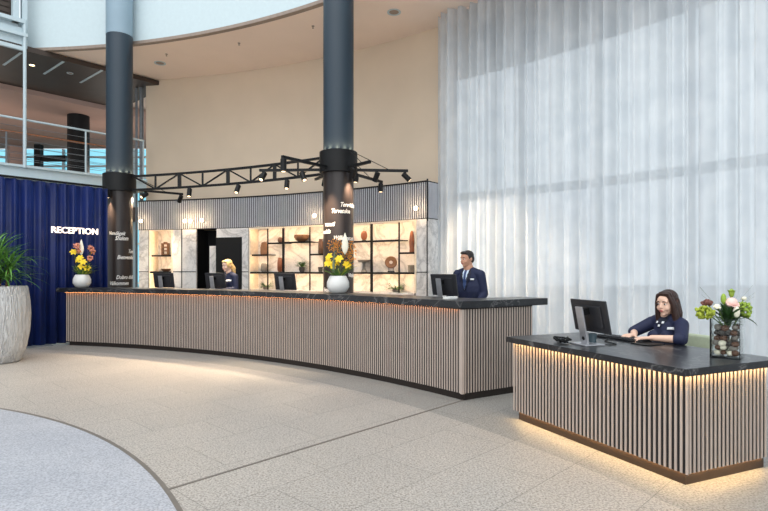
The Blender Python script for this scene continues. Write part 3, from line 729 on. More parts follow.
CB = pol(11.80, CA); mb.prism([q[:2] for q in (CB, CB+D2*1.05, CB+D2*1.05-E2*.03, CB-E2*.03)], .075, ZB)
mb.arc(11.84, max(11.86, min(12.28, rmax(aB, .12))), .075, ZB, aB, aB-.003, 1); mb.build('slat_backing', M['slat_gap'], rcnt)
mb = MB(); a = aB-.0008; pitch = .038
while a > CA+.004: mb.arc(11.803, 11.812, .075, ZB-.012, a, a-.0155/11.8, 1); a -= pitch/11.8
mb.box(CB+E2*.006-D2*.004+Vector((0, 0, (.075+ZB-.012)/2)), (.034, .034, ZB-.087), TH2)
s = .045
while s < 1.04: mb.box(CB+D2*s+E2*.003+Vector((0, 0, (.075+ZB-.012)/2)), (.0155, .008, ZB-.087), TH2); s += pitch
mb.build('slats', M['slat'], rcnt)
ZW = .965
MB().arc(12.305, 12.93, ZW-.04, ZW, 1.295, aE+.03).build('staff_worktop', M['marble_black'], rcnt)
aP = ang(69.5, 11.825); mb = MB(); mb.arc(11.825, 11.87, 0, .075, aP, CA+.002); CP = pol(11.825, CA)
mb.prism([q[:2] for q in (CP, CP+D2*1.0, CP+D2*1.0-E2*.05, CP-E2*.05)], 0, .075); mb.build('plinth', M['plinth'], rcnt)
MB().arc(11.774, 11.788, ZB-.0026, ZB-.0006, aB, CA+.004).build('led_strip', M['led_counter'], rcnt)
MB().arc(12.70, 12.74, .0, ZW-.04, 1.29, aE+.035).build('staff_side_panel', M['slat_gap'], rcnt)
# ------------------------------------------------------------------ desk
TH = .418
DS = Vector((math.cos(TH), math.sin(TH), 0)); DF = Vector((-math.sin(TH), math.cos(TH), 0)); UP = Vector((0, 0, 1))
PD = Vector((1.963, 3.572, 0)); SD = PD-DS*.102-DF*.078; BD = PD-DS*.055-DF*.05
def dk(ds, t, z=0): return SD+DS*ds+DF*t+UP*z
DZT, DZB = .774, .724
desk = thing('reception_desk', 'low slatted desk with black marble top and glowing edges', 'desk', PD+DS*.4+DF*.9)
LT, DEP = 1.857, 1.0
MB().prism([dk(0, 0)[:2], dk(DEP, 0)[:2], dk(DEP, LT)[:2], dk(0, LT)[:2]], DZB, DZT).build('worktop', M['marble_black'], desk, bevel=.004)
def bd(s_, t, z=0): return BD+DS*s_+DF*t+UP*z
LB, WB, Z0 = 1.80, .825, .085
mb = MB()
mb.prism([q[:2] for q in (bd(.022, .022), bd(.05, .022), bd(.05, LB-.022), bd(.022, LB-.022))], Z0, DZB)
mb.prism([q[:2] for q in (bd(.05, .022), bd(WB, .022), bd(WB, .05), bd(.05, .05))], Z0, DZB)
mb.prism([q[:2] for q in (bd(.05, LB-.05), bd(WB, LB-.05), bd(WB, LB-.022), bd(.05, LB-.022))], Z0, DZB)
mb.build('slat_backing', M['slat_gap'], desk)
mb = MB(); pitch = .0405; zc = (Z0+DZB-.010)/2; hz = DZB-.010-Z0
k = 0
while .012+k*pitch < LB: mb.box(bd(.019, .012+k*pitch, zc), (.008, .0165, hz), TH); k += 1
k = 1
while .012+k*pitch < WB:
    mb.box(bd(.016+k*pitch, .019, zc), (.0165, .008, hz), TH); mb.box(bd(.016+k*pitch, LB-.019, zc), (.0165, .008, hz), TH); k += 1
mb.build('slats', M['slat'], desk)
def pd(s_, t, z=0): return PD+DS*s_+DF*t+UP*z
mb = MB(); mb.prism([q[:2] for q in (pd(0, 0), pd(.802, 0), pd(.802, .03), pd(.03, .03), pd(.03, 1.69), pd(.802, 1.69), pd(.802, 1.718), pd(0, 1.718))], 0, Z0); mb.build('plinth', M['plinth_desk'], desk)
mb = MB()
for p_, q_ in ((bd(-.011, -.004, DZB-.0015), bd(-.011, LB+.01, DZB-.0015)), (bd(.0, -.004, DZB-.0015), bd(WB+.05, -.004, DZB-.0015))): MB().bar(p_, q_, .014, .002).build('led_strip', M['led_desk'], desk)
mb = MB()
for p_, q_ in ((bd(.044, .05, Z0-.002), bd(.044, LB-.03, Z0-.002)), (bd(.055, .040, Z0-.002), bd(WB, .040, Z0-.002))): MB().bar(p_, q_, .012, .003).build('led_strip', M['led_floor'], desk)
# ------------------------------------------------------------------ monitors and desk things
def monitor(loc, rz, label, w=.47, h=.285, lean=.16):
    """local: screen faces +Y, its back and stand face -Y"""
    t = thing('monitor', label, 'monitor', loc, rz, group='black monitors')
    T = Matrix.Rotation(lean, 3, 'X'); c = Vector((0, .065, .24))
    mb = MB().box(c, (w, .018, h), M=T); mb.box(c+T@Vector((0, -.014, 0)), (w*.72, .016, h*.66), M=T)
    mb.build('casing', M['screenback'], t, bevel=.005, world=False)
    MB().box(c+T@Vector((0, .0095, 0)), (w*.96, .003, h*.92), M=T).build('screen', M['blackgloss'], t, world=False)
    b_, t_ = c+T@Vector((0, -.095, -.228)), c+T@Vector((0, -.095, .10))
    sm = (b_+t_)/2; st = MB().box(sm, (.088, .014, .328), M=T).build('stand', M['silver'], t, bevel=.003, world=False)
    MB().box(c+T@Vector((0, -.058, .05)), (.06, .07, .05), M=T).build('hinge', M['black'], t, world=False)
    MB().box((0, .035, .006), (.22, .19, .012)).build('base', M['silver'], t, bevel=.004, world=False)
    h_ = b_+T@Vector((0, -.006, .06)); MB().tube([h_, h_+T@Vector((0, -.004, 0))], .017, 14).build('cable_hole', M['black'], st, world=False)
    return t
def on_counter(u, R, z=1.068): return Vector((*ray(u, R), z))
for u, R, dr, lab in ((161.5, 12.52, 0, 'black monitor with silver stand on the counter before the small lit niche'), (213, 12.52, 0, 'black monitor with silver stand in front of the blonde woman'),
                  (282.5, 12.52, 0, 'black monitor with silver stand on the counter before the lit marble shelves'), (440.5, 12.55, -.08, 'black monitor with silver stand beside the suited man')):
    p = on_counter(u, R, ZW); monitor(p, math.atan2(p.y-CY, p.x-CX)-PI/2+dr, lab)
monitor(dk(.25, 1.13, DZT), TH-PI/2-.12, 'black monitor with wide silver stand on the low slatted desk', .45, .275, .20)
cup = thing('pen_cup', 'small dark teal cup behind the desk monitor stand', 'cup', dk(.38, 1.16, DZT))
c0 = dk(.38, 1.16, DZT); MB().lathe([(.028, 0), (.036, .085), (.032, .085), (.026, .01)], c0, 20).build('cup', M['teal_cup'], cup, smooth=50)
# keyboard, mouse pad, cables
kb0, kb1 = dk(.74, 1.50, DZT), dk(.76, .98, DZT)
def keyboard(c, rz, label, L=.45):
    t = thing('keyboard', label, 'keyboard', c, rz)
    MB().box((0, 0, .010), (L, .15, .018)).build('body', M['blackgloss'], t, bevel=.004, world=False)
    mb = MB()
    for r_ in range(5):
        for k in range(15): mb.box((-L/2+.022+k*(L-.04)/14.4, -.055+r_*.027, .023), (.022, .020, .008))
    mb.build('keys', M['screenback'], t, world=False)
    return t
keyboard(dk(.82, 1.25, DZT), TH+PI/2, 'black keyboard under the hands of the seated woman', .50)
tag(MB().box(dk(.76, .93, DZT+.004), (.20, .17, .008), TH).build('mouse_pad', M['black']), 'black mouse pad beside the keyboard on the slatted desk', 'mouse pad')
tag(MB().tube([dk(.30, 1.1, DZT+.006), dk(.42, 1.0, DZT+.006), dk(.50, 1.02, DZT+.006), dk(.56, 1.2, DZT+.006), dk(.70, 1.3, DZT+.008)], .005, 6).build('cable', M['black'], smooth=40), 'thin black cable between the desk monitor and keyboard', 'cable')
mb = MB(); rs = random.Random(9)
pts = [dk(.13, 1.28, DZT+.008)]
for k in range(26): pts.append(dk(.16+rs.uniform(-.05, .07), 1.32+rs.uniform(-.09, .10), DZT+.008+rs.uniform(0, .05)*(1 if 0 < k < 25 else 0)))
tag(MB().tube(pts, .006, 6).build('cable_bundle', M['black'], smooth=60), 'tangled black cables beside the desk monitor stand', 'cable')
p = on_counter(450, 12.02); tag(MB().box(p+UP*.012, (.14, .10, .024), .75).build('paper_stack', M['paper'], bevel=.002), 'small white paper stack beside the monitor of the suited man', 'paper')
# glass vase with stones
VR = -.73
VC = Vector(((727.3-384)/FPX*3.93, 3.93, DZT)); VH, VW = .285, .185
gv = thing('glass_vase', 'square clear glass vase filled with stones on the slatted desk', 'vase', VC, VR)
mb = MB(); th = .006; w = VW/2
for sx, sy, dx, dy in ((0, -1, VW, th), (0, 1, VW, th), (-1, 0, th, VW-2*th), (1, 0, th, VW-2*th)): mb.box((sx*(w-th/2), sy*(w-th/2), VH/2), (dx, dy, VH))
mb.build('glass_walls', M['clear_glass'], gv, world=False)
MB().box((0, 0, .007), (VW-2*th, VW-2*th, .014)).build('base', M['clear_glass'], gv, world=False)
rs = random.Random(11); spots = []
mats = ['brownclay', 'darkclay', 'greystone', 'cream', 'greystone', 'darkclay']
lv = 0
Rv = Matrix.Rotation(VR, 3, 'Z')
for lv in range(6):
    for q, (x, y) in enumerate(((-.058, -.060), (-.018, -.062), (.022, -.058), (.060, -.060), (-.060, -.010), (.060, -.012), (-.04, .05), (.04, .05), (0, -.01), (0, .055))):
        if lv % 2: x, y = y, x
        r = rs.uniform(.018, .029)
        c = VC+Rv@Vector((x*.9+rs.uniform(-.008, .008), y*.9+rs.uniform(-.006, .006), .036+lv*.036+rs.uniform(-.006, .006)))
        ml = 'cream' if lv == 0 and q % 2 == 0 else mats[rs.randrange(6)]
        lab = {'cream': 'pale pebble in the square glass vase', 'brownclay': 'brown stone in the square glass vase', 'darkclay': 'dark stone in the square glass vase', 'greystone': 'grey stone in the square glass vase'}[ml]
        M3 = Matrix.Rotation(rs.uniform(0, 3), 3, 'Z') @ Matrix.Rotation(rs.uniform(-.5, .5), 3, 'X')
        tag(MB().ell(c, (r*1.05, r*.95, r*.82), M3, 10, 7).build('stone', M[ml], smooth=80), lab, 'stone', 'stones in the glass vase')
# flowers
def flower(name, label, base, tip, group, stem='stem', r=.004, bend=None):
    base, tip = Vector(base), Vector(tip); t = thing(name, label, 'flower', base, group=group)
    mid = lerp(base, tip, .5)+(Vector(bend) if bend else Vector((0, 0, 0)))
    pts = [base, lerp(base, mid, .6), mid, lerp(mid, tip, .6), tip]; MB().tube(pts, r, 6).build('stem', M[stem], t, smooth=60); return t, tip
def florets(t, c, r, n, size, m, seed=1, sq=(1, 1, 1), name='blossom'):
    q = random.Random(seed); mb = MB()
    for k in range(n):
        d = Vector((q.gauss(0, 1), q.gauss(0, 1), q.gauss(0, 1))).normalized()*r*q.uniform(.55, 1)
        mb.ell(c+Vector((d.x*sq[0], d.y*sq[1], d.z*sq[2])), size*q.uniform(.7, 1.2), None, 6, 4)
    mb.build(name, M[m], t, smooth=80)
def petals(t, c, r, m, axis=(0, -1, .6), n=6, layers=1, open_=.9, w=.5):
    ax = Vector(axis).normalized(); q = ax.to_track_quat('Z', 'Y').to_matrix(); mb = MB()
    for L in range(layers):
        for k in range(n):
            sub = MB().blade((0, 0, 0), 2*PI*k/n+L*.5, open_-.0+.3*L, r*(1-.16*L), r*w*1.5, .9, 5, .1); mb.add([c+q@v for v in sub.v], sub.f)
    mb.build('blossom', M[m], t)
def leaf(t, p, az, el, L, w, m='leaf', droop=.7): MB().blade(p, az, el, L, w, droop, 6).build('leaf', M[m], t)
vt = VC+UP*(VH-.06)
def fv(u, v, dy=0): return pY(u, v, 3.93+dy)
G = 'flowers in the glass vase'
t, c = flower('brown_flower', 'brown red clustered flower in the glass vase', vt+Vector((-.03, 0, 0)), fv(707, 303), G); florets(t, c, .032, 46, .011, 'brown_flower', 1, (1.2, 1, .6))
t, c = flower('green_flower', 'yellow green flower cluster at the curtain side under the brown flower', vt+Vector((-.04, -.02, 0)), fv(705, 311, -.03), G); florets(t, c-UP*.008, .058, 110, .011, 'yellowgreen', 2, (1.1, 1, .85))
t, c = flower('rose', 'large pale pink rose in the glass vase', vt+Vector((.01, -.02, 0)), fv(731.5, 302.5, -.02), G)
mb = MB(); mb.ell(c, (.040, .038, .036)); mb.build('blossom', M['rose'], t, smooth=80); petals(t, c-UP*.02, .055, 'rose', (0, -.5, .8), 7, 2, .7, .7)
t, c = flower('rose', 'cream rosebud below the pale pink rose', vt+Vector((.03, -.04, 0)), fv(736.5, 312, -.06), G); MB().ell(c, (.022, .022, .042)).build('blossom', M['cream'], t, smooth=80)
t, c = flower('rose', 'small white rose between the brown flower and the pale pink rose', vt+Vector((-.02, -.02, 0)), fv(716.8, 306.5, -.04), G); MB().ell(c, (.021, .02, .018)).build('blossom', M['cream'], t, smooth=80); petals(t, c-UP*.01, .03, 'cream', (0, -.4, 1), 6, 1, .6, .7)
t, c = flower('rose', 'small white rose behind the pale pink rose at the far edge', vt+Vector((.03, .03, 0)), fv(744, 298.5, .05), G); MB().ell(c, (.018, .018, .015)).build('blossom', M['cream'], t, smooth=80)
t, c = flower('tulip_bud', 'tall pale green bud, topmost in the glass vase', vt+Vector((.0, .02, 0)), fv(731.5, 293, .02), G)
mb = MB(); mb.ell(c, (.018, .018, .032))
mb.build('bud', M['green_bud'], t, smooth=80); petals(t, c-UP*.02, .055, 'green_bud', (0, 0, 1), 5, 1, 1.25, .45)
t, c = flower('tulip_bud', 'rounded pale green bud beside the pale pink rose', vt+Vector((-.01, 0, 0)), fv(723.5, 299, 0), G); MB().ell(c, (.018, .018, .040)).build('bud', M['green_bud'], t, smooth=80)
t, c = flower('green_flower', 'bright green flower cluster beyond the cream rosebud', vt+Vector((.04, .0, 0)), fv(744.5, 309, .0), G); florets(t, c-UP*.01, .052, 95, .011, 'green_bud', 4, (.9, 1, 1.25))
for i, (az, el, L, lab) in enumerate(((-.15, -.05, .17, 'long dark leaf drooping past the far side of the glass vase'), (-.5, .0, .13, 'short dark leaf drooping beside the long one'), (.1, .75, .15, 'dark leaf standing up behind the bright green flower cluster'), (2.9, .9, .10, 'small dark leaf under the brown flower'), (-1.4, 1.0, .12, 'dark leaf in front below the roses'))):
    b = VC+UP*(VH-.01)+Vector((.05*math.cos(az), .05*math.sin(az), .02)); t = thing('foliage_stem', lab, 'leaf', b)
    MB().blade(b, az, el, L, .035, .9, 6).build('leaf', M['leaf_dark'], t); MB().tube([vt, b], .003, 6).build('stem', M['stem'], t)
mb = MB(); rs = random.Random(4)
for k in range(9):
    a = rs.uniform(-.6, 3.6); mb.tube([vt, vt+Vector((.05*math.cos(a), .02, .12)), vt+Vector((.20*math.cos(a), .04*math.sin(a), .20+.10*rs.random()))], [.0012, .001, .0006], 4)
tag(mb.build('grass_wisps', M['spike']), 'thin grass wisps fanning out of the glass vase', 'grass', kind='stuff')
mb = MB(); florets_c = VC+UP*(VH+.012)
t, c = flower('foliage_stem', 'dense dark green foliage collar at the mouth of the glass vase', vt, florets_c, G)
t['category'] = 'leaf'; mb = MB()
for k in range(110):
    az = rs.uniform(0, 2*PI); mb.blade(vt+UP*rs.uniform(.0, .06), az, rs.uniform(.3, 1.4), rs.uniform(.08, .15), .028, .6, 4)
mb.build('leaves', M['leaf_dark'], t)
def pot(p, label, s=1):
    t = thing('flower_pot', label, 'pot', p)
    MB().lathe([(.075*s, 0), (.12*s, .02*s), (.16*s, .09*s), (.158*s, .16*s), (.125*s, .235*s), (.11*s, .25*s), (.10*s, .245*s), (.12*s, .2*s), (.13*s, .14*s)], p, 40).build('body', M['ceramic'], t, smooth=50)
    MB().lathe([(.115*s, .205*s), (.115*s, .215*s)], p, 24).build('soil', M['soil'], t)
    return p+UP*.215*s
P1 = Vector((*ray(82, 12.02), ZT)); P2 = Vector((*ray(338, 12.06), ZT))
b1 = pot(P1, 'round white flower pot on the counter before the blue curtain', .98)
b2 = pot(P2, 'round white flower pot on the counter before the lettered column', 1.0)
def arrangement(P, b, Y, cur, items, where, leaves, seed):
    r = random.Random(seed)
    for k, (kind, u, v, dy) in enumerate(items):
        tip = pY(u, v, Y+dy); base = b+Vector((r.uniform(-.06, .06), r.uniform(-.05, .05), 0))
        if kind == 'lily':
            t, c = flower('yellow_lily', 'yellow lily in the white pot before the '+where, base, tip, 'yellow lilies before the '+where); petals(t, c, .075, 'yellow', (r.uniform(-.8, .8), -1, .7), 6, 1, .35, .40); MB().ell(c, .012, None, 8, 6).build('centre', M['yellow'], t)
        elif kind == 'orange':
            t, c = flower('orange_spray', 'orange berry spray in the white pot before the '+where, base, tip, 'orange sprays before the '+where); florets(t, c, .105, 44, .0095, 'orange', k, (.85, .8, 1.2))
        elif kind == 'pink':
            t, c = flower('pink_spray', 'pink orange blossom spray in the white pot before the '+where, base, tip, 'pink sprays before the '+where)
            florets(t, c, .06, 24, .016, 'pinkish', k, (.9, .9, 1.2)); florets(t, c, .06, 10, .012, 'orange', k+9, (.9, .9, 1.1), 'berries')
        elif kind == 'bract':
            t, c = flower('cream_bract', 'tall cream pointed bloom in the white pot before the '+where, base, tip-UP*.14, None); MB().lathe([(.004, 0), (.03, .04), (.05, .10), (.046, .17), (.024, .25), (.002, .31)], c-UP*.06, 16, 1, .4).build('blossom', M['cream'], t, smooth=80)
        elif kind == 'spike':
            t, c = flower('grey_spike', 'slim grey green flower spike in the white pot before the '+where, base, tip-UP*.2, 'grey spikes before the '+where); MB().tube([c, c+UP*.1, c+UP*.22], [.018, .02, .004], 8).build('blossom', M['spike'], t, smooth=60)
    for k in range(leaves):
        az = r.uniform(0, 2*PI) if k % 2 else r.choice((0, PI))+r.uniform(-.7, .7); p_ = b+Vector((.05*math.cos(az), .05*math.sin(az), 0))
        o = MB().blade(p_, az, r.uniform(.7, 1.4), r.uniform(.16, .34), .045, .8, 6).build('green_leaf', M['yellowgreen'] if k % 3 == 0 else M['leaf']); tag(o, 'green leaf blade in the white pot before the '+where, 'leaf', 'leaves before the '+where)
arrangement(P1, b1, P1.y, None, [('lily', 80, 258, -.08), ('lily', 83, 262, -.10), ('lily', 80.5, 267, -.1), ('lily', 78.5, 260, 0), ('lily', 87, 268, -.06), ('pink', 76.5, 246, 0), ('pink', 79, 251, .05), ('pink', 91, 248.5, 0), ('pink', 92.5, 251, .05), ('pink', 90, 258, -.03), ('bract', 81.3, 245, .06), ('lily', 73.5, 252, .03)], 'blue curtain', 22, 21)
arrangement(P2, b2, P2.y, None, [('lily', 329, 257, -.05), ('lily', 328, 263, -.08), ('lily', 332, 265, -.1), ('lily', 339, 259, -.06), ('lily', 336, 262, 0), ('orange', 333, 244, 0), ('orange', 337, 249, .05), ('orange', 340, 247, 0), ('orange', 350, 247, .05), ('orange', 351, 253, 0), ('orange', 349, 259, .03), ('orange', 346, 262, .05), ('bract', 345, 240.5, -.05), ('spike', 333.5, 258, -.12), ('spike', 334.5, 252, -.02), ('lily', 347, 265, -.02)], 'lettered column', 30, 22)
# planter with palm
PP = Vector(((-1.5-384)/FPX*8.36, 8.36, 0))
pl = thing('planter', 'tall ridged grey planter at the edge of the hall before the blue curtain', 'planter', PP)
MB().lathe([(.27, 0), (.30, .02), (.365, .22), (.41, .48), (.422, .72), (.412, .92), (.385, 1.12), (.375, 1.155), (.345, 1.155), (.35, 1.10), (.355, 1.05)], PP, 72).build('body', M['planter'], pl, smooth=50)
MB().lathe([(.34, 1.05), (.34, 1.07)], PP, 40).build('soil', M['soil'], pl)
pt = thing('palm_plant', 'bushy green palm plant growing in the tall ridged planter', 'plant', PP+UP*1.07)
rs = random.Random(31)
mb = MB()
for k in range(6):
    a = k*PI/3; mb.tube([PP+Vector((.12*math.cos(a), .12*math.sin(a), 1.06)), PP+Vector((.15*math.cos(a), .15*math.sin(a), 1.45+.06*k))], [.022, .016], 8)
mb.build('stem', M['trunk'], pt, smooth=50)
mb = MB()
for k in range(230):
    q = rs.randrange(6); a0 = q*PI/3; az = rs.uniform(0, 2*PI); h = rs.uniform(1.15, 1.48+.06*q)
    mb.blade(PP+Vector((.14*math.cos(a0), .14*math.sin(a0), h)), az, rs.uniform(.3, 1.5), rs.uniform(.38, .70), rs.uniform(.016, .032), rs.uniform(.6, 2.0), 7)
mb.build('foliage', M['palm'], pt)
# ------------------------------------------------------------------ office chair of the seated woman
ch_o = dk(1.27, 1.02, 0)
ch = thing('office_chair', 'pale green chair behind the seated woman', 'chair', ch_o, TH)
MB().box((0, 0, .44), (.48, .48, .07)).build('seat', M['chair_green'], ch, bevel=.02, world=False)
MB().box((.27, 0, .66), (.05, .56, .30)).build('backrest', M['chair_green'], ch, bevel=.02, world=False)
MB().box((.27, .05, .50), (.03, .06, .16)).build('back_support', M['black'], ch, world=False)
MB().tube([(0, 0, .08), (0, 0, .41)], .028, 14).build('post', M['silver'], ch, smooth=40, world=False)
for k in range(5):
    a = 2*PI*k/5; f = MB().bar((0, 0, .09), (.27*math.cos(a), .27*math.sin(a), .065), .04, .025).build('leg', M['black'], ch, world=False)
    MB().ell((.27*math.cos(a), .27*math.sin(a), .03), .03).build('caster', M['black'], f, smooth=80, world=False)
# ------------------------------------------------------------------ people
def blob(name, mb, mat, parent, voxel=.007, smooth=4):
    me = bpy.data.meshes.new(name); me.from_pydata([tuple(v) for v in mb.v], [], mb.f); me.update()
    t = bpy.data.objects.new('tmp', me); COL.objects.link(t)
    r = t.modifiers.new('r', 'REMESH'); r.mode = 'VOXEL'; r.voxel_size = voxel
    s_ = t.modifiers.new('s', 'SMOOTH'); s_.factor = .5; s_.iterations = smooth
    dg = bpy.context.evaluated_depsgraph_get(); dg.update()
    m2 = bpy.data.meshes.new_from_object(t.evaluated_get(dg)); bpy.data.objects.remove(t); bpy.data.meshes.remove(me)
    m2.name = name; m2.materials.clear()
    o = link_mesh(name, m2, mat, parent); m2.polygons.foreach_set('use_smooth', [True]*len(m2.polygons)); return o
def patch(name, surf, poly, mat, parent, off=.004, step=.008, org_y=-1.5):
    """a thin cloth piece lying on SURF, its outline given as (x, z) seen from the front"""
    me = surf.data; bv = BVHTree.FromPolygons([v.co for v in me.vertices], [tuple(p.vertices) for p in me.polygons])
    xs = [p[0] for p in poly]; zs = [p[1] for p in poly]
    def inside(x, z):
        c = False; n = len(poly)
        for i in range(n):
            (x1, z1), (x2, z2) = poly[i], poly[(i+1) % n]
            if (z1 > z) != (z2 > z) and x < (x2-x1)*(z-z1)/(z2-z1)+x1: c = not c
        return c
    nx = max(2, int((max(xs)-min(xs))/step)); nz = max(2, int((max(zs)-min(zs))/step)); idx = {}; mb = MB()
    for i in range(nx+1):
        for j in range(nz+1):
            x = lerp(min(xs), max(xs), i/nx); z = lerp(min(zs), max(zs), j/nz)
            h = bv.ray_cast(Vector((x, org_y, z)), Vector((0, 1, 0)))
            if h[0] is not None: idx[i, j] = len(mb.v); mb.v.append(Vector((x, h[0].y-off, z)))
    for i in range(nx):
        for j in range(nz):
            x = lerp(min(xs), max(xs), (i+.5)/nx); z = lerp(min(zs), max(zs), (j+.5)/nz)
            q = [(i, j), (i+1, j), (i+1, j+1), (i, j+1)]
            if inside(x, z) and all(k in idx for k in q): mb.f.append(tuple(idx[k] for k in q))
    o = mb.build(name, mat, parent, world=False, smooth=60)
    s_ = o.modifiers.new('thickness', 'SOLIDIFY'); s_.thickness = .004; s_.offset = -1; return o
def head_parts(mb, T, female):
    """skull, jaw, nose, ears; T maps head space (face to -Y, centre at mid head) to body space"""
    def E(c, r): s = MB().ell(c, r, None, 20, 14); mb.add([T@v for v in s.v], s.f)
    def R(p, q, a, b): s = MB().rc(p, q, a, b, 12); mb.add([T@v for v in s.v], s.f)
    E((0, .012, .030), (.072, .092, .084)); E((0, -.022, -.020), (.060, .068, .082))
    j = .040 if female else .048
    E((0, -.036, -.070), (j, .046, .036)); E((0, -.066, -.094), (.020, .019, .018))
    R((0, -.088, .010), (0, -.104, -.024), .008, .0105); E((0, -.096, -.028), (.014, .010, .008)); E((0, -.048, -.030), (.050, .042, .060))
    E((-.030, -.072, .026), (.026, .016, .012)); E((.030, -.072, .026), (.026, .016, .012)); E((0, -.056, .040), (.052, .034, .040))
    E((-.036, -.060, -.034), (.024, .024, .028)); E((.036, -.060, -.034), (.024, .024, .028))
    E((0, -.086, -.055), (.022, .012, .009)); E((0, -.084, -.064), (.019, .012, .008))
    for s_ in (-1, 1): E((s_*.074, .014, -.006), (.010, .022, .030))
def face(T, parent):
    for s_ in (-1, 1):
        e = MB().ell(T@Vector((s_*.031, -.0790, .004)), (.0120, .0095, .0065)).build('eye', M['eye'], parent, smooth=80, world=False)
        MB().ell(T@Vector((s_*.031, -.0862, .004)), (.0066, .0036, .0062)).build('iris', M['iris'], e, smooth=80, world=False)
        MB().tube([T@Vector((s_*.014, -.094, .024)), T@Vector((s_*.032, -.090, .030)), T@Vector((s_*.050, -.076, .024))], [.003, .0038, .002], 6).build('eyebrow', M['hair_short'], parent, smooth=60, world=False)
    MB().ell(T@Vector((0, -.0955, -.0545)), (.020, .006, .0045)).ell(T@Vector((0, -.094, -.0635)), (.017, .006, .005)).build('lips', M['lip'], parent, smooth=80, world=False)
def hand(mb, wrist, d, up, side, curl=.35, L=.175):
    """palm and five fingers; d = pointing direction, up = back of the hand, side = thumb side"""
    d, up, side = Vector(d).normalized(), Vector(up).normalized(), Vector(side).normalized(); w = Vector(wrist)
    for k in range(5): mb.rc(w+side*(-.028+.014*k)*.8, w+d*.085+side*(-.032+.016*k), .0125, .011, 8)
    for k, (off, ln) in enumerate(((-.033, .060), (-.012, .072), (.011, .078), (.033, .070))):
        p = w+d*.085+side*off; dd = (d+side*off*1.5).normalized(); e = curl
        for seg, r0, r1 in ((.45, .0095, .0088), (.32, .0088, .0080), (.26, .0080, .0070)):
            v = (dd*math.cos(e)-up*math.sin(e)).normalized(); q = p+v*ln*seg; mb.rc(p, q, r0, r1, 8); p = q; e += curl
    p = w+d*.03+side*.03; q = p+(d*.6+side*.75-up*.25).normalized()*.04; mb.rc(p, q, .012, .010, 8); mb.rc(q, q+(d*.9+side*.25-up*.3).normalized()*.032, .010, .008, 8)
def person(label, loc, rz, sh_z, sh_w, hip_z, head, head_yaw, head_pitch, arms_, legs_, female, skin, coat, lean=0, coat_bottom=None, chest=1.0, group=None):
    t = thing('person', label, 'person', loc, rz)
    neck = Vector((0, lean*1.0, sh_z+.05)); hc = Vector(head)
    T = Matrix.Translation(hc) @ Matrix.Rotation(head_yaw, 4, 'Z') @ Matrix.Rotation(head_pitch, 4, 'X') @ Matrix.Scale(.955, 4)
    hb = T@Vector((0, .022, -.06))
    body = MB(); head_parts(body, T, female)
    nr = .047 if female else .056
    body.chain([hb, lerp(hb, neck, .6), neck], [nr, nr, nr*1.25])
    mid = lerp(hip_z, sh_z, .5); cw = sh_w*.62*chest
    def torso(mb, g):
        mb.ell((0, lean*.9+.005, sh_z-.10), (cw+g, .098+g, .135+g)); mb.ell((0, lean*.5, mid), (cw*.84+g, .092+g, .16+g)); mb.ell((0, 0, hip_z+.03), (.150+g, .108+g, .13+g))
        if female:
            for s_ in (-1, 1): mb.ell((s_*.065, lean-.085, sh_z-.155), (.050+g, .036+g, .050+g))
        for s_ in (-1, 1): mb.rc((s_*.05, lean+.01, sh_z+.005), (s_*(sh_w-.02), lean+.01, sh_z-.035), .05+g, .046+g)
    torso(body, -.008)
    for (S, El, Wr, hd, hup, hside) in arms_:
        body.chain([S, El, Wr], [.045, .036, .025]); hand(body, Vector(Wr)+Vector(hd).normalized()*.012, hd, hup, hside)
    for (Hp, Kn, An, toe) in legs_:
        body.chain([Hp, Kn, An], [.078, .052, .036]); body.chain([An, Vector(An)+Vector((0, .01, -.05)), Vector(toe)], [.034, .034, .026])
    bo = blob('body', body, skin, t, .0055, 3)
    face(T, t)
    cl = MB(); torso(cl, .010)
    for (S, El, Wr, *_r) in arms_:
        S, El, Wr = Vector(S), Vector(El), Vector(Wr)
        if coat == 'blouse': cl.chain([S, El, lerp(El, Wr, .12)], [.060, .052, .048])
        else: cl.chain([S, El, lerp(El, Wr, .93)], [.062, .054, .040])
    if coat != 'blouse': cl.ell((0, .0, hip_z-.02), (.180, .128, .16)); cl.ell((0, .005, mid), (sh_w*.94, .112, .22))
    co = blob('blouse' if coat == 'blouse' else 'jacket', cl, M['navy2'] if coat == 'blouse' else M['navy'], t, .008, 4)
    tr_ = MB()
    for (Hp, Kn, An, toe) in legs_: tr_.chain([Hp, Kn, Vector(An)+Vector((0, 0, .02))], [.094, .066, .052])
    tr_.ell((0, 0, hip_z), (.155, .118, .11)); blob('trousers', tr_, M['trouser'], t, .012, 3)
    for (Hp, Kn, An, toe) in legs_:
        An, toe = Vector(An), Vector(toe); sh = MB().chain([An+Vector((0, .025, -.045)), toe], [.045, .040]); blob('shoe', sh, M['shoe'], t, .01, 2)
    return t, T, bo, co
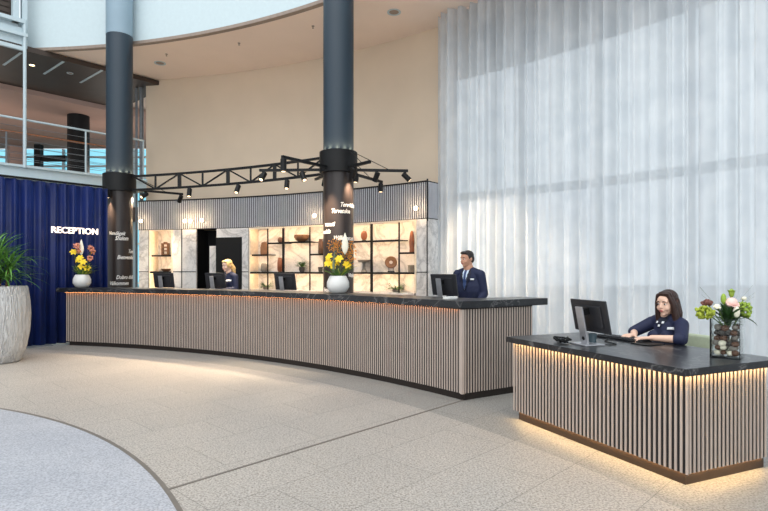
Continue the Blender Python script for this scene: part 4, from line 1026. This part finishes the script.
# --- the suited man
HMAN = 1.675
mp = pY(468.5, 270, 7.6); mp.z = 0
yaw = math.radians(-40)
arms_m = [((-.185, .01, 1.345), (-.235, -.02, 1.10), (-.17, -.24, 1.02), (.3, -1, -.1), (0, 0, 1), (1, .2, 0)),
          ((.190, .01, 1.335), (.232, .03, 1.075), (.215, -.16, .93), (0, -.5, -1), (.9, .1, 0), (0, -1, .4))]
legs_m = [((-.09, 0, .86), (-.095, -.01, .46), (-.10, .01, .085), (-.12, -.15, .035)), ((.09, 0, .86), (.095, -.01, .46), (.10, .01, .085), (.12, -.15, .035))]
t, T, bo, co = person('man in a navy suit, white shirt and blue tie standing behind the counter', mp, yaw, 1.378, .212, .90, (-.005, -.035, 1.552), math.radians(-16), math.radians(5), arms_m, legs_m, False, M['skin_m'], 'jacket', 0, None, 1.14)
patch('shirt', co, [(-.055, 1.44), (.055, 1.44), (.045, 1.36), (.005, 1.13), (-.005, 1.13), (-.045, 1.36)], M['shirt'], t, .004)
patch('tie', co, [(-.018, 1.41), (.018, 1.41), (.016, 1.38), (.026, 1.2), (0, 1.13), (-.026, 1.2), (-.016, 1.38)], M['tie'], t, .010)
for s_ in (-1, 1):
    patch('lapel', co, [(s_*.052, 1.43), (s_*.085, 1.36), (s_*.075, 1.29), (s_*.012, 1.12), (s_*.004, 1.12), (s_*.042, 1.36)], M['navy_dark'], t, .007)
patch('badge', co, [(.085, 1.262), (.127, 1.262), (.127, 1.284), (.085, 1.284)], M['badge'], t, .012, .006)
hb = MB(); nn = lambda mb, T, c, r: (lambda s: mb.add([T@v for v in s.v], s.f))(MB().ell(c, r, None, 20, 14))
nn(hb, T, (0, .026, .050), (.080, .092, .076)); nn(hb, T, (0, .06, .0), (.074, .060, .075)); nn(hb, T, (0, -.055, .092), (.062, .035, .026))
for s_ in (-1, 1): nn(hb, T, (s_*.068, .005, .03), (.012, .03, .035))
blob('hair', hb, M['hair_short'], t, .006, 3)
mbc = MB(); nb = T@Vector((0, .02, -.1)); mbc.lathe([(.062, 1.375), (.066, 1.40), (.060, 1.435), (.056, 1.435), (.058, 1.40)], (0, .004, 0), 24); mbc.build('collar', M['shirt'], t, smooth=50, world=False)
# --- blonde woman behind the counter
wp = pY(229, 270, 10.55); wp.z = 0
yaw = math.radians(-34)
arms_b = [((-.16, .01, 1.27), (-.215, -.02, 1.03), (-.10, -.22, 1.02), (.25, -1, -.15), (0, 0, 1), (1, .2, 0)), ((.16, .01, 1.27), (.215, -.02, 1.03), (.10, -.22, 1.02), (-.25, -1, -.15), (0, 0, 1), (-1, .2, 0))]
legs_b = [((-.085, 0, .80), (-.09, -.01, .43), (-.09, .01, .085), (-.10, -.14, .035)), ((.085, 0, .80), (.09, -.01, .43), (.09, .01, .085), (.10, -.14, .035))]
t, T, bo, co = person('blonde woman in a navy jacket with white badge behind the counter', wp, yaw, 1.31, .18, .84, (0, -.045, 1.485), math.radians(-8), math.radians(10), arms_b, legs_b, True, M['skin'], 'jacket', 0)
patch('badge', co, [(.05, 1.19), (.12, 1.19), (.12, 1.215), (.05, 1.215)], M['badge'], t, .006, .006)
patch('blouse_neck', co, [(-.045, 1.37), (.045, 1.37), (.0, 1.25)], M['navy_dark'], t, .005)
hb = MB(); nn(hb, T, (0, .026, .048), (.082, .094, .080)); nn(hb, T, (0, .06, -.01), (.076, .062, .085)); nn(hb, T, (0, -.05, .090), (.066, .04, .028))
for s_ in (-1, 1): nn(hb, T, (s_*.070, -.005, .015), (.014, .045, .055))
hb.chain([T@Vector((0, .10, .0)), T@Vector((.02, .125, -.08)), T@Vector((.03, .115, -.17))], [.038, .040, .024])
blob('hair', hb, M['hair_blond'], t, .006, 3)
# --- seated woman at the desk
sp = dk(1.21, 1.085, 0)
yaw = TH-PI/2
def lc(ds, t_, z): return Vector((-(t_-1.085), ds-1.21, z))
arms_s = [(lc(1.18, 1.235, .915), lc(1.06, 1.40, .822), lc(.93, 1.29, .812), (.12, -1, -.05), (0, 0, 1), (1, .25, 0)),
          (lc(1.18, .935, .915), lc(1.0, .80, .818), lc(.90, 1.00, .812), (-.45, -.75, -.04), (0, 0, 1), (-.8, .4, 0))]
arms_s = [(lc(1.18, 1.235, .915), lc(1.07, 1.345, .824), lc(.965, 1.245, .815), (.10, -1, -.05), (0, 0, 1), (1, .25, 0)),
          (lc(1.18, .935, .915), lc(1.0, .80, .818), lc(.885, .995, .815), (-.50, -.80, -.04), (0, 0, 1), (-.8, .5, 0))]
legs_s = [((-.09, -.02, .53), (-.10, -.42, .50), (-.10, -.40, .085), (-.10, -.55, .035)), ((.09, -.02, .53), (.10, -.42, .50), (.10, -.40, .085), (.10, -.55, .035))]
t, T, bo, co = person('dark haired woman in a navy blouse typing, seated at the low desk', sp, yaw, .955, .168, .55, (.030, -.063, 1.103), math.radians(6), math.radians(6), arms_s, legs_s, True, M['skin'], 'blouse', -.03)
patch('badge', co, [(.07, .875), (.13, .875), (.13, .897), (.07, .897)], M['badge'], t, .010, .005)
patch('neck_scarf', co, [(-.06, 1.02), (.06, 1.02), (.05, .95), (.0, .885), (-.05, .95)], M['navy_dark'], t, .006)
for x, z in ((-.03, .935), (.03, .935), (.0, .905)):
    patch('scarf_dot', co, [(x-.009, z-.009), (x+.009, z-.009), (x+.009, z+.009), (x-.009, z+.009)], M['badge'], t, .012, .004)
hb = MB(); nn(hb, T, (0, .026, .046), (.083, .096, .084)); nn(hb, T, (0, .062, -.02), (.080, .064, .10)); nn(hb, T, (.012, -.042, .098), (.060, .040, .024))
for s_ in (-1, 1):
    q = [T@Vector(v) for v in ((s_*.052, -.040, .075), (s_*.076, -.022, .0), (s_*.082, -.012, -.09), (s_*.084, -.005, -.175), (s_*.080, .0, -.235))]
    hb.chain(q, [.024, .026, .030, .030, .016]); q2 = [T@Vector(v) for v in ((s_*.06, .04, .02), (s_*.078, .035, -.09), (s_*.075, .04, -.23))]; hb.chain(q2, [.035, .04, .024])
hb.chain([T@Vector((0, .08, .0)), T@Vector((0, .10, -.11)), T@Vector((0, .105, -.25))], [.06, .062, .035])
blob('hair', hb, M['hair_dark'], t, .006, 3)
